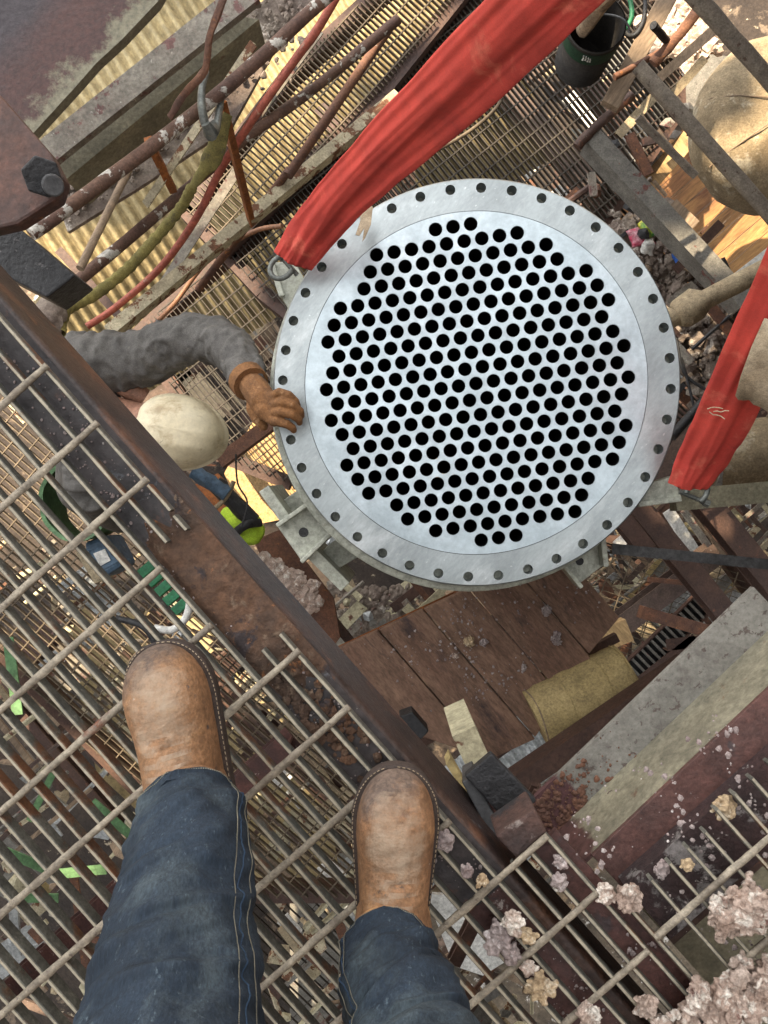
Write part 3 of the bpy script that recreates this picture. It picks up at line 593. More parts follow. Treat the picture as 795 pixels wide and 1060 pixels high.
# seams and stitching
th = MB()
def frontang(fr, i, w): return w
for li, (fr, angs) in enumerate(zip(frames, [(math.radians(21), math.radians(37)), (math.radians(150), math.radians(163))])):
    sm = MB()
    for i in range(6, 150):
        p, q = legpoint(fr, i, sum(angs) / 2 + .02 * math.sin(i * .2), .0004), legpoint(fr, i + 1, sum(angs) / 2 + .02 * math.sin((i + 1) * .2), .0004)
        if i % 1 == 0: sm.tube([p, q], .0009, 5, cap=False)
    sm.build('side_seam', m_denimseam, ph, smooth=True)
    for ang in angs:
        for x in range(6, 130):
            for h in (0.08, .58):
                i = x; 
                av = lambda i_: sum((legpoint(fr, max(0, i_ + o_), ang, .0026) for o_ in (-5, -2, 0, 2, 5)), Vector()) / 5 + (legpoint(fr, i_, ang, 0) - Vector(fr[i_][:3])) * 0
                a_ = av(i); b_ = av(i + 1)
                th.tube([a_.lerp(b_, h), a_.lerp(b_, h + .27)], .0006, 4)
    for row in (5,):
        for k in range(0, 150):
            a0_ = 2 * math.pi * k / 150; 
            th.tube([legpoint(fr, row, a0_, .0016), legpoint(fr, row, a0_ + .026, .0016)], .0007, 4)
stuff(th.build('stitching', m_thread, ph))
# boots
def boot(toe, heelward, W, hemc, label_pt):
    t = MB(); f = -heelward.normalized(); s = Vector((f.y, -f.x, 0)); N_ = 36
    def hw(x):       # half width of the outline at distance x from the toe tip
        if x < .075: return W * math.pow(max(0, 1 - ((.075 - x) / .075) ** 2.3), .5) * .985 + .0005
        return W * (1 - .2 * min(1, (x - .075) / .12)) if x < .195 else W * (.80 - .06 * min(1, (x - .195) / .08))
    L = .295
    def ends(x): return 1 if x < L - .04 else math.sqrt(max(0, 1 - ((x - L + .04) / .04) ** 2))
    xs = [L * (i / 50) ** 1.35 for i in range(51)]
    top = lambda x: .058 * (1 - math.exp(-x / .014)) * .78 + .020 * min(1, x / .07) + max(0, x - .10) ** 1.5 * 2.1
    rows = []
    for x in xs:
        if x > .235: break
        c = toe - f * x; w_ = hw(x) * .93 * ends(x); h = top(x)
        row = []
        for k in range(N_ + 1):
            a = math.pi * k / N_; cs, sn = math.cos(a), math.sin(a)
            pw = .62 if x < .06 else .72
            yy = w_ * (abs(cs) ** (.85)) * (1 if cs > 0 else -1); zz = .026 + h * (sn ** pw)
            bump_ = .0018 * noise.noise(Vector((yy * 60, x * 55, toe.x * 9))) + (.0030 * math.sin(x * 420 + 2 * math.cos(a) + 3 * noise.noise(Vector((yy * 30, x * 20, 2)))) * max(0, sn) ** 3 * math.exp(-((x - .125) / .035) ** 2))
            row.append(c + s * yy + UP * (zz + bump_))
        rows.append(row)
    for r in rows: t.v += r
    n = N_ + 1
    t.f += [(i * n + k, i * n + k + 1, (i + 1) * n + k + 1, (i + 1) * n + k) for i in range(len(rows) - 1) for k in range(N_)]
    # shaft
    sh = MB(); sc = toe - f * .185
    pts = [sc + UP * .03, sc + UP * .07 - f * .01, Vector((hemc.x, hemc.y, .12)), Vector((hemc.x, hemc.y, .155)) - f * .012]
    sh.tube(pts, [.047, .05, .046, .036], 28)
    b = thing('boot_dummy', (0, 0, 0), 'x', 'x'); bpy.data.objects.remove(b)
    so_ = MB()
    def outline(off, z0, z1, xo=0):
        l = []; ii = [x for x in xs]
        for x in ii: l.append(toe + f * off * (1 - x / L) - f * x * (1 + off * 0) + s * (hw(x) * ends(x) + off) * (1 if x > 0.0005 else .2))
        for x in reversed(ii[1:]): l.append(toe + f * off * (1 - x / L) - f * x - s * (hw(x) * ends(x) + off))
        l = [Vector((p.x, p.y, z0)) for p in l]; return l
    mb_ = M('scuffed_tan_leather', (.31, .165, .08), (.25, .13, .065), 9, .68, 0, [((.19, .11, .07), 26, .60, .08), ((.40, .22, .10), 14, .60, .08), ((.10, .075, .065), 21, .64, .04), ((.42, .35, .28), 90, .66, .04)],
            bs=110, bump=.8, top=((.33, .245, .17), 1.30, 1.75), grads=[((.15, .105, .08), toe - f * .018 + s * .012, (f - s * .5).normalized(), .014, .075, 40)])
    up_ = t.build('boot', mb_, ph, smooth=1.2)
    sh.build('boot_shaft', m_boot, up_, smooth=True)
    o1 = outline(.0032, .028, 0); q = MB(); q.prism(o1, .007); q.build('welt', m_sole, up_, bevel=.002)
    o2 = outline(.002, .0205, 0); q = MB(); q.prism(o2, .0165); q.build('sole', m_sole, up_)
    # welt stitching
    q = MB(); wl = outline(.0016, .0288, 0)
    for i in range(len(wl) - 1):
        a_, b_ = wl[i], wl[i + 1]; Ls = (b_ - a_).length; kk = max(1, int(Ls / .005))
        for j in range(kk): q.tube([a_.lerp(b_, j / kk), a_.lerp(b_, (j + .55) / kk)], .0006, 4)
    stuff(q.build('welt_stitching', m_slingtag, up_))
    return up_
tl = P(162, 667, .972); tr = P(411, 795, .972)
boot(Vector((tl.x, tl.y, 0.003)), Vector((.26, -1, 0)), .056, Vector(frames[0][0][:3]), 0)
boot(Vector((tr.x, tr.y, 0.003)), Vector((-.03, -1, 0)), .0535, Vector(frames[1][0][:3]), 0)
for o in (x for x in bpy.data.objects if x.name.startswith('boot') and 'shaft' not in x.name):
    pass

# ================================================================ WORKER BELOW
wk = thing('person', P(70, 480, 3.9), 'worker in grey shirt and dirty white hard hat, leather-gloved hand on the flange', 'person')
def remesh(o, vox, it=8):
    r = o.modifiers.new('remesh', 'REMESH'); r.mode = 'VOXEL'; r.voxel_size = vox; r.use_smooth_shade = True
    s = o.modifiers.new('smooth', 'SMOOTH'); s.iterations = it; s.factor = .5
m = MB()
sh = P(98, 378, 2.38); el = P(222, 352, 2.28); wr = P(263, 402, 2.06)
lsh = P(92, 508, 2.46)
bm_pts = [(P(84, 505, 3.05), .115), (P(88, 492, 2.85), .12), (P(92, 474, 2.65), .125), (P(100, 450, 2.48), .12)]
m.tube([p for p, r in bm_pts], [r for p, r in bm_pts], 20, flat=.8)
m.tube([sh + Vector((-.03, 0, -.02)), P(94, 440, 2.44), lsh], [.08, .11, .075], 18)
arm = catm([tuple(sh + Vector((-.05, 0, -.03))) + (.10,), tuple(sh) + (.094,), tuple(P(150, 370, 2.36)) + (.083,), tuple(P(190, 351, 2.3)) + (.073,), tuple(el) + (.069,), tuple(P(242, 364, 2.2)) + (.061,), tuple(P(256, 388, 2.1)) + (.051,), tuple(wr) + (.038,)], 14)
m.tube([q[:3] for q in arm], [q[3] for q in arm], 48, fold=.17, fs=15)
m.tube([lsh, P(110, 530, 2.75), P(125, 540, 2.95)], [.07, .055, .045], 14)
for sx, sy in ((88, 488), (104, 508)): m.tube([P(sx, sy, 3.05), P(sx, sy + 4, 3.45), P(sx + 4, sy + 2, 3.85)], [.09, .07, .06], 14)
body = m.build('body', m_shirt, wk); remesh(body, .0055, 3)
dt_ = bpy.data.textures.new('cloth_folds', 'MARBLE'); dt_.noise_scale = .05; dt_.noise_depth = 2; dt_.marble_type = 'SHARPER'; dt_.turbulence = 9
d_ = body.modifiers.new('folds', 'DISPLACE'); d_.texture = dt_; d_.strength = .006; d_.mid_level = .6; d_.texture_coords = 'GLOBAL'
m = MB(); m.tube([P(108, 430, 2.42), P(140, 436, 2.36), P(165, 440, 2.32)], [.07, .06, .055], 16); m.rock(P(160, 442, 2.36), .1, 3, .05, 3, 1.1)
hd = m.build('head', m_skin, wk); remesh(hd, .01, 4)
m = MB(); m.tube([P(118, 395, 2.42), P(134, 402, 2.4), P(150, 412, 2.42)], [.03, .035, .03], 10); m.build('bare_neck', m_skin, wk, smooth=True)
# hard hat: shell with ridge and short brim
m = MB(); c = P(183, 446, 2.30); ax = Vector((1, -.18, 0)).normalized(); ay = Vector((.18, 1, 0)).normalized(); nr, ns = 16, 56
for i in range(nr + 1):
    ph_ = (math.pi / 2) * i / nr
    for k in range(ns):
        a = 2 * math.pi * k / ns; r = math.sin(ph_) ** .9
        rx, ry = .138, .114
        egg = 1 - .10 * math.cos(a)                          # narrower at the front
        z = .135 * math.cos(ph_) ** .8
        rid = .006 * math.exp(-(math.sin(a) / .16) ** 2) * math.sin(ph_) + .004 * math.exp(-((abs(math.sin(a) * r) - .42) / .1) ** 2) * (1 if math.cos(a) > -.8 else .4)
        m.v.append(c + ax * rx * r * math.cos(a) + ay * ry * egg * r * math.sin(a) + UP * (z - .05 + rid))
for k_, (add, dz) in enumerate(((.003, -.002), (.004, -.012))):
    for k in range(ns):
        a = 2 * math.pi * k / ns; br = add + (.004 if math.cos(a) > .3 else 0)
        m.v.append(c + ax * (.138 + br) * math.cos(a) + ay * (.114 * (1 - .10 * math.cos(a)) + add) * math.sin(a) + UP * (-.05 + dz))
m.f = [(i * ns + k, (i + 1) * ns + k, (i + 1) * ns + (k + 1) % ns, i * ns + (k + 1) % ns) for i in range(nr + 2) for k in range(ns)]
m.build('hard_hat', m_hat, wk, smooth=1.2)
# gloved hand resting on the flange rim
m = MB(); d = 1.975
def gl(pts, rs): m.tube([P(*p) for p in pts], rs, 12); [m.rock(P(*p), r, 1, 0, 2, 1) for p, r in zip(pts[-1:], rs[-1:])]
gl([(257, 394, 2.07), (265, 404, 2.02), (273, 415, 1.985), (281, 422, 1.97)], [.034, .037, .036, .022])
gl([(266, 404, 2.02), (276, 412, 1.98), (284, 414, 1.965)], [.03, .026, .018])
gl([(268, 412, 2.0), (276, 426, 1.975), (284, 434, 1.965)], [.03, .028, .018])
gl([(280, 411, 1.965), (289, 406, 1.945), (299, 409, 1.943), (306, 416, 1.955), (308, 420, 1.967)], [.0112, .0122, .0116, .0108, .009])
gl([(282, 419, 1.96), (292, 416, 1.938), (303, 419, 1.938), (311, 426, 1.952), (312, 430, 1.967)], [.0112, .0124, .0118, .0108, .009])
gl([(281, 427, 1.96), (291, 426.5, 1.94), (302, 429, 1.94), (309, 434, 1.954), (310, 437, 1.967)], [.0112, .0122, .0115, .0105, .009])
gl([(278, 434, 1.965), (287, 436.5, 1.95), (297, 439, 1.948), (303, 443, 1.958), (304, 445, 1.968)], [.012, .0125, .0115, .0105, .009])
gl([(262, 412, 2.02), (261, 424, 2.01), (266, 434, 2.005), (273, 441, 2.01)], [.018, .016, .0145, .012])
g_ = m.build('glove', m_glove, wk); remesh(g_, .0026, 1)
m = MB(); m.tube([P(255, 392, 2.07), P(260, 398, 2.05)], [.052, .050], 18); m.build('cuff', m_glove, wk, smooth=True)
# ================================================================ UNSEEN FLOOR ABOVE: added to throw shade on the work area
m = MB()
m.prism([Vector(p) for p in ((-7.2, 7.5, 8), (-7.2, 3.0, 8), (-2.6, 3.0, 8), (-2.6, 7.5, 8))], .15)
for k in range(6): m.bar(Vector((-9.1, 3.25 + k * .68, 8)), Vector((-7.2, 3.25 + k * .68, 8)), .40, .08)        # gapped strips, shaped to let bands of sun through
for k in range(5): m.bar(Vector((-7.2 + .1 * k, 7.9 + k * .62, 8)), Vector((-3.0 - .6 * k, 7.9 + k * .62, 8)), .42, .08)
for k in range(3): m.bar(Vector((-7.0 + k * 2, 3.2, 7.84)), Vector((-7.0 + k * 2, 10.8, 7.84)), .15, .25)
m.prism([Vector(p) for p in ((-11.5, 14, 8.3), (-11.5, 10.1, 8.3), (-8.3, 10.1, 8.3), (-8.3, 14, 8.3))], .15)
struct(m.build('shade_floor', m_brown))
# unseen slabs added round the opening to dim the levels below
m_conc = M('old_concrete', (.26, .24, .21), (.18, .16, .14), 3, .9, 0, bs=20)
m_side = M('brown_shade_wall', (.10, .075, .055), (.07, .05, .04), 3, .8, 0, bs=20)
for a_, b_, zb in (((2.6, -2.5), (2.6, 3.2), -3.5), ((-3.4, -2.5), (2.6, -2.5), -2.3), ((-3.4, -2.5), (-3.4, .3), -3.5)):      # unseen walls added to cut low side light
    m = MB(); m.bar(Vector((*a_, 2.6)), Vector((*b_, 2.6)), .06, 2.6 - zb); struct(m.build('shade_wall', m_side))
for pts in ([(1.0, -4), (6, -4), (6, 6), (1.0, 6)], [(-6, -6), (.9, -6), (.9, -1.15), (-6, -1.15)], [(.3, 1.3), (.95, 1.3), (.95, 2.6), (.3, 2.6)]):
    m = MB(); m.prism([Vector((x, y, -.35)) for x, y in pts], .2); struct(m.build('shade_slab', m_conc))
for pts in ([(3.4, -7), (9, -7), (9, 7), (3.4, 7)], [(-7, -9), (3.3, -9), (3.3, -3.9), (-7, -3.9)], [(-7, -3.8), (-3.3, -3.8), (-3.3, 1.5), (-7, 1.5)]):
    m = MB(); m.prism([Vector((x, y, -4.3)) for x, y in pts], .2); struct(m.build('shade_slab', m_conc))

# ================================================================ GROUND AND LOWER LEVELS
m = MB(); gz = -11.0; ng = 70; S = 60
for i in range(ng + 1):
    for j in range(ng + 1):
        a, b = (i / ng * 2 - 1), (j / ng * 2 - 1); x, y = S * a * abs(a), S * b * abs(b)
        m.v.append(Vector((x, y, gz + .25 * noise.noise(Vector((x * .3, y * .3, 0))))))
m.f = [(i * (ng + 1) + j, (i + 1) * (ng + 1) + j, (i + 1) * (ng + 1) + j + 1, i * (ng + 1) + j + 1) for i in range(ng) for j in range(ng)]
struct(m.build('ground', m_ground, smooth=2))

def clipseg(poly, o, d):                      # clip an infinite line against a convex polygon, returns t range
    t0, t1 = -1e9, 1e9; n = len(poly); cen = sum(poly, Vector()) / n
    for i in range(n):
        a, b = poly[i], poly[(i + 1) % n]; e = b - a; nr = Vector((-e.y, e.x, 0))
        if (cen - a).dot(nr) < 0: nr = -nr
        den = d.dot(nr); num = (a - o).dot(nr)
        if abs(den) < 1e-9:
            if -num < 0: return None
            continue
        t = num / den
        if den > 0: t0 = max(t0, t)
        else: t1 = min(t1, t)
    return (t0, t1) if t1 > t0 + .02 else None
def lower_grating(polypx, d, label, ang=0, mat=None, pitch=.030, cross=.1, group=None, tb=.005, hb=.03, frame=True):
    poly = [P(a, b, d) for a, b in polypx]; cen = sum(poly, Vector()) / len(poly)
    t = thing('lower_walkway', cen, label, 'walkway', group)
    R = Matrix.Rotation(math.radians(ang), 3, 'Z'); u, v = R @ E1, R @ E2
    ext = max((p - cen).length for p in poly); m = MB(); n = int(ext / pitch)
    for i in range(-n, n + 1):
        o = cen + v * (i * pitch); s = clipseg(poly, o, u)
        if s: m.bar(o + u * s[0], o + u * s[1], tb, hb)
    n = int(ext / cross)
    for i in range(-n, n + 1):
        o = cen + u * (i * cross) + UP * .004; s = clipseg(poly, o, v)
        if s: m.bar(o + v * s[0], o + v * s[1], .007, .008)
    stuff(m.build('fine_bars', mat or m_galvdark, t))
    if frame:
        for i in range(len(poly)):
            a, b = poly[i], poly[(i + 1) % len(poly)]; m = MB(); m.bar(a - UP * .032, b - UP * .032, .09, .12); m.build('edge_beam', m_brown, t)
    return t
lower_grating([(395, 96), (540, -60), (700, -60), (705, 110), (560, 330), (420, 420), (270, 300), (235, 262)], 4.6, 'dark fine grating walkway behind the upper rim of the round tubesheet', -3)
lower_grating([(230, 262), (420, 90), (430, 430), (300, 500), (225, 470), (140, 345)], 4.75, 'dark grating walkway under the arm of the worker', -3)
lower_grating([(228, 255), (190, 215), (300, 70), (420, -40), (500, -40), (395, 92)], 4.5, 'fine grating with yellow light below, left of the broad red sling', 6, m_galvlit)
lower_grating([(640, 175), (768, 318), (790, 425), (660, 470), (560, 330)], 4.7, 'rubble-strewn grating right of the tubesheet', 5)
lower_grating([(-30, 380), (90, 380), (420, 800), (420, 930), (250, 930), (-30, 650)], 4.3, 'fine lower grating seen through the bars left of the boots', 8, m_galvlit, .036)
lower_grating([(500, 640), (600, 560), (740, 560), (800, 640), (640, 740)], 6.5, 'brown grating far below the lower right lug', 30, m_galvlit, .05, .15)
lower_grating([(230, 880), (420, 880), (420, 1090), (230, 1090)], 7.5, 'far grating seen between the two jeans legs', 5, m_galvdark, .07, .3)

# corrugated sheeting (a low roof, yellow in the sun)
def corrugated(name, o, u, v, lu, lv, pitch, amp, mat, label, thick=.004):
    m = MB(); n = int(lu / pitch * 8); nn = u.cross(v).normalized()
    if nn.z < 0: nn = -nn
    for j in range(2):
        for i in range(n + 1):
            x = lu * i / n; m.v.append(o + u * x + v * (lv * j) + nn * amp * math.sin(2 * math.pi * x / pitch))
    m.f = [(i, i + 1, n + 2 + i, n + 1 + i) for i in range(n)]
    ob = m.build(name, mat, smooth=2); s = ob.modifiers.new('solid', 'SOLIDIFY'); s.thickness = thick
    return tag(ob, label, 'corrugated sheet')
dd = 5.4; Rv = Vector((.50, -.866, 0)); Ru = Vector((.866, .50, 0))
corrugated('corrugated_siding', P(-120, 60, dd), Ru, Vector((.50, -.80, -.12)).normalized(), 3.9, 2.9, .085, .024, m_yel, 'yellow corrugated sheeting between the pipes in the upper left')
def flat(name, pts, d, h, mat, label, cat, d2=None, group=None, bevel=0, grain=None):
    n = len(pts); m = MB(); m.prism([P(a, b, d if d2 is None else d + (d2 - d) * i / (n - 1)) for i, (a, b) in enumerate(pts)], h)
    o = m.build(name, mat, bevel=bevel); return tag(o, label, cat, group)
flat('yellow_deck', [(190, 190), (300, 40), (420, -60), (520, -60), (420, 120), (280, 300)], 6.2, .05, m_yel, 'sunlit yellow deck under the fine grating beside the broad red sling', 'deck sheet')
flat('sand_tray', [(20, 330), (110, 225), (190, 270), (90, 350)], 6.5, .05, m_yel, 'bright yellow deck under the pipes right of the burnt black plate', 'deck sheet')
flat('sand_deck', [(232, 490), (262, 436), (330, 450), (330, 530), (255, 545)], 5.3, .05, m_sand, 'sunlit orange sand on a deck left of the tubesheet', 'sandy deck')
flat('yellow_deck', [(60, 620), (200, 640), (330, 760), (350, 900), (250, 940), (100, 800)], 7.2, .05, m_yel, 'yellow lower deck glimpsed through the grating beside the left boot', 'deck sheet')

# ---- generic long members
def rod(name, pts, wpx, mat, label, cat, group=None, n=12, wob=.12, flatk=1, sub=6):
    ps = [P(*p) for p in pts]; m = MB(); q = catm([tuple(p) for p in ps], sub) if len(ps) > 2 else [tuple(ps[0].lerp(ps[1], k / 8)) for k in range(9)]
    dm = sum(p[2] for p in pts) / len(pts); m.tube(q, wpx * dm / F / 2, n, wob=wob, flat=flatk)
    o = m.build(name, mat, smooth=True); return tag(o, label, cat, group)
def beam(name, a, b, wpx, mat, label, cat='steel beam', kind='I', h=None, group=None, webm=None):
    A, B = P(*a), P(*b); wd = wpx * (a[2] + b[2]) / 2 / F; h = h or wd * 1.1; t = thing(name, A, label, cat, group)
    f = max(.006, wd * .09)
    def mb(x, y, ww, hh, nm, mt=mat):
        d = (B - A).normalized(); s = d.cross(UP).normalized(); m = MB(); m.bar(A + s * x - UP * y, B + s * x - UP * y, ww, hh); return m.build(nm, mt, t)
    if kind == 'I': mb(0, 0, wd, f, 'top_flange'); mb(0, f, f, h - 2 * f, 'web', webm or mat); mb(0, h - f, wd, f, 'bottom_flange')
    elif kind == 'L': mb(0, 0, wd, f, 'flange'); mb(wd / 2 - f / 2, f, f, h - f, 'web')
    elif kind == 'C': mb(0, 0, f, h, 'web'); mb(wd / 2, 0.001, wd, f, 'flange'); mb(wd / 2, h - f - .001, wd, f, 'lower_flange')
    elif kind == 'box': mb(0, 0, wd, h, 'tube')
    return t
def timber(a, b, wpx, label, mat=None, th=.045, name='timber_plank', cat='timber', group=None):
    A, B = P(*a), P(*b); wd = wpx * (a[2] + b[2]) / 2 / F; m = MB(); m.bar(A, B, wd, th); o = m.build(name, mat or m_wood, bevel=.004); return tag(o, label, cat, group)

# ---- upper left
tl_ = thing('column_flange', P(60, 80, 1.75), 'huge rust-blotched cream plate filling the top left corner', 'steel plate')
m_plate = M('blotched_plate', (.20, .18, .12), (.16, .145, .095), 4, .6, 0, [((.14, .09, .06), 60, .66, .03)], bs=60, grime=.15,  # colours darkened overall to hold shade cast from above
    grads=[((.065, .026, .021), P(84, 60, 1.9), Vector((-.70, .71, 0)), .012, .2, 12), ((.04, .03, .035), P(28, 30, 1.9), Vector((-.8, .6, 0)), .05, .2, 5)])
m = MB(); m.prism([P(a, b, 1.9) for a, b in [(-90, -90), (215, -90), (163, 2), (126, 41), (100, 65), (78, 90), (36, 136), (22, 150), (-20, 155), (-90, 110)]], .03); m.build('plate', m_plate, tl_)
beam('edge_beam', (20, 179, 2.4), (260, -12, 2.4), 27, m_pinkgrey, 'flaking grey-pink beam with cream side between yellow sheeting and pipes', kind='L', h=.03, webm=m_creamclean)
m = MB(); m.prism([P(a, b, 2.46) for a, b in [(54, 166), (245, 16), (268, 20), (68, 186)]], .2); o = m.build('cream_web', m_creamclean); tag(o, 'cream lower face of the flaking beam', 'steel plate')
flat('dirt_ledge', [(52, 190), (160, 95), (285, -10), (330, -10), (290, 40), (240, 130), (150, 190), (70, 240)], 2.75, .02, m_rubble, 'dirt-caked ledge below the flaking beam', 'steel ledge')
m = MB(); rd = random.Random(21)
for i in range(900):
    t = rd.random(); px = 60 + 240 * t + rd.gauss(0, 12); py = 205 - 190 * t + rd.gauss(0, 16); m.rock(P(px, py, 2.735), rd.choice((.004, .006, .009, .013)), i, .8, 1, .7)
stuff(tag(m.build('caked_dirt', m_rubble), 'grey rubble and dirt piled along the ledge in the upper left', 'debris'))
col = thing('column_end', P(20, 200, 1.35), 'dark rusty column end with a large black bolt at the left edge', 'steel column')
m = MB(); m.prism([P(a, b, 1.35) for a, b in [(-60, 60), (0, 98), (52, 158), (66, 185), (60, 205), (18, 232), (-60, 250)]], .035); m.build('plate', M('dark_column', (.13, .055, .035), (.06, .035, .03), 9, .6, 0, [((.28, .12, .04), 16, .62, .05)], bs=60), col, bevel=.006)
m = MB(); m.tube([P(44, 183, 1.33), P(44, 183, 1.29)], .034, 6); m.build('nut', m_black, col, bevel=.003)
m = MB(); m.tube([P(53, 190, 1.345), P(55, 192, 1.28)], .018, 14); m.build('bolt', m_greyblk, col, bevel=.003)
m = MB(); m.prism([P(a, b, 1.5) for a, b in [(-40, 232), (20, 236), (78, 285), (48, 308), (-40, 262)]], .1); o = m.build('burnt_bracket', m_black, bevel=.004); tag(o, 'burnt black bracket plate below the column bolt', 'bracket')
PG = 'pipes and rails crossing the upper left'
rod('handrail_pipe', [(32, 242, 1.9), (151, 156, 2.05), (241, 85, 2.1), (345, -10, 2.1)], 14, m_flaky, 'thick brown pipe running under the hook from left to top', 'pipe', PG)
rod('bent_strap', [(234, -8, 1.8), (217, 38, 1.85), (212, 72, 1.9), (190, 98, 1.95), (176, 122, 2.0)], 8, m_rusty, 'wavy rusty strap hanging from the top edge', 'strap', None, 8, .3, .5)
rod('conduit', [(83, 278, 2.3), (136, 170, 2.5)], 8, m_woodold, 'thin tan conduit leaning across the yellow sheet', 'pipe', PG)
rod('handrail_pipe', [(52, 315, 2.5), (171, 215, 2.7), (251, 146, 2.8), (327, 90, 2.9), (412, 20, 2.9)], 11, m_flaky, 'brown pipe with flaking white paint under the red hose', 'pipe', PG)
beam('rust_post', (227, 112, 2.2), (258, 232, 3.0), 10, m_orange, 'bright orange rusty upright beside the hook', kind='L')
beam('rust_brace', (154, 148, 2.4), (180, 200, 2.6), 8, m_orange, 'short red rusty brace left of the olive sling', kind='box')
beam('flaking_rail', (112, 342, 2.9), (412, 96, 3.3), 12, m_creamrust, 'cream rail with rust flakes running up to the red sling', kind='box', h=.06)
rod('brace_pipe', [(298, 182, 3.1), (402, 30, 3.2)], 10, m_rusty, 'straight brown brace above the cream rail', 'pipe', PG)
rod('brace_pipe', [(205, 300, 3.4), (300, 175, 3.1)], 8, m_rusty, 'dull brown brace below the orange upright', 'pipe', PG)
beam('peeling_angle', (262, 45, 2.3), (150, 212, 2.6), 9, m_creamrust, 'narrow peeling white angle behind the hook', kind='L')
beam('peeling_angle', (330, 30, 2.7), (225, 175, 2.9), 12, m_pinkgrey, 'grey peeling angle left of the red hose', kind='L')
beam('pink_angle', (246, 175, 3.1), (165, 300, 3.3), 10, m_pinkgrey, 'pinkish peeling angle below the olive sling', kind='L')
beam('crossing_angle', (60, 258, 3.6), (135, 340, 3.6), 9, m_brown, 'dark angle crossing the yellow deck at left', kind='L')
rod('air_hose', [(352, -10, 2.4), (327, 33, 2.45), (307, 60, 2.5), (267, 116, 2.55), (231, 171, 2.7), (203, 226, 2.8), (166, 277, 2.9), (120, 318, 3), (90, 338, 3.0)], 8, m_hose, 'faded red air hose snaking down the upper left', 'hose', None, 12, .02)
rod('air_hose', [(150, 345, 3.6), (180, 315, 3.6), (215, 270, 3.6), (262, 240, 3.6), (292, 234, 3.5)], 5, m_hose2, 'thin brown hose curving over the dark grating', 'hose', None, 10, .02)
rod('cable', [(372, 180, 3.9), (430, 165, 4), (480, 140, 4), (515, 110, 4), (525, 80, 4)], 4, m_galvlit, 'thin grey cable looping over the grating right of the broad sling', 'cable', None, 8, .02)
# twisted olive sling
m = MB(); path = catm([tuple(P(*p)) for p in [(236, 118, 2.15), (221, 160, 2.2), (200, 192, 2.25), (188, 214, 2.3), (160, 248, 2.3), (130, 280, 2.25), (98, 305, 2.2), (68, 322, 2.15), (62, 345, 2.1)]], 26)
pv = None; ns = 16; L_ = len(path)
for i, p in enumerate(path):
    p = Vector(p); t = (Vector(path[min(i + 1, L_ - 1)]) - Vector(path[max(i - 1, 0)])).normalized()
    a = (t.cross(UP)).normalized(); b = t.cross(a); s = i / 26
    r0_ = .0150 if s > 2 else .013 + .0165 * max(0, 1 - abs(s - 1.1) / .9)
    for k in range(ns):
        q = 2 * math.pi * k / ns
        r = r0_ * (.92 + (.16 * abs(math.sin(q * 1.0 + s * 14)) + .16 * abs(noise.noise(Vector((math.cos(q) * 1.5, math.sin(q) * 1.5, s * 9)))) if s > 2 else .15 * math.sin(2 * q + s * 3)) + .15 * noise.noise(p * 60))
        m.v.append(p + a * math.cos(q) * r * (1 if s > 2 else 1.1) + b * math.sin(q) * r * (1 if s > 2 else .4))
m.f = [(i * ns + k, i * ns + (k + 1) % ns, (i + 1) * ns + (k + 1) % ns, (i + 1) * ns + k) for i in range(L_ - 1) for k in range(ns)]
o = m.build('twisted_sling', m_rope, smooth=1.5); tag(o, 'twisted olive-yellow sling hanging from a steel hook', 'lifting sling')
o = None; m = MB(); m.rock(P(52, 328, 2.1), .045, 4, .5, 3, .8); o = m.build('sling_knot', m_rubble, smooth=1.2); tag(o, 'dirty brown bundle where the olive sling meets the beam', 'knot')
hk = thing('lifting_hook', P(226, 105, 2.1), 'grey steel hook holding the olive sling over the brown pipe', 'hook')
m = MB(); m.tube(catm([tuple(P(*p)) for p in [(214, 74, 2.06), (209, 92, 2.04), (209, 112, 2.03), (214, 132, 2.05), (222, 137, 2.07), (226, 120, 2.1), (230, 98, 2.12)]], 6), [.008 + .004 * math.sin(k / 36 * 3.1) for k in range(37)], 10); m.build('shank', m_hook, hk, smooth=True)
m = MB(); m.tube([P(213, 128, 2.03), P(218, 138, 2.05), P(223, 128, 2.1)], [.012, .02, .012], 10); m.build('jaw', m_hook, hk, smooth=True)

# ---- upper right
SG = 'scaffold tubes in the upper right'
beam('grey_channel', (614, 140, 4.0), (774, 312, 4.0), 19, m_greyspk, 'long dusty grey channel running behind the tubesheet at upper right', kind='L', h=.14)
rod('scaffold_tube', [(660, 68, 2.9), (802, 228, 3.0)], 15, m_scaff, 'dusty scaffold tube running towards the right edge below the drum', 'pipe', SG)
rod('scaffold_tube', [(712, -12, 2.5), (805, 92, 2.6)], 17, m_scaff, 'thick dusty scaffold tube cutting the top right corner', 'pipe', SG)
t = thing('dusty_pipe', P(700, 325, 3.2), 'tan dust-covered pipe with a swollen collar at the right of the tubesheet', 'pipe')
m = MB(); m.tube([P(690, 332, 3.2), P(715, 318, 3.2), P(760, 295, 3.2), P(805, 272, 3.2)], .042, 16, wob=.12); m.build('pipe', m_tandust, t, smooth=True)
m = MB(); m.tube([P(700, 328, 3.19), P(706, 324, 3.19), P(722, 315, 3.19), P(730, 311, 3.19)], [.045, .072, .066, .044], 18, wob=.3); m.build('collar', m_tandust, t, smooth=True)
drum = thing('insulated_drum', P(800, 150, 4.2), 'large dust-covered insulated vessel head at the right edge', 'vessel')
m = MB(); c = P(818, 118, 4.1); n = 48
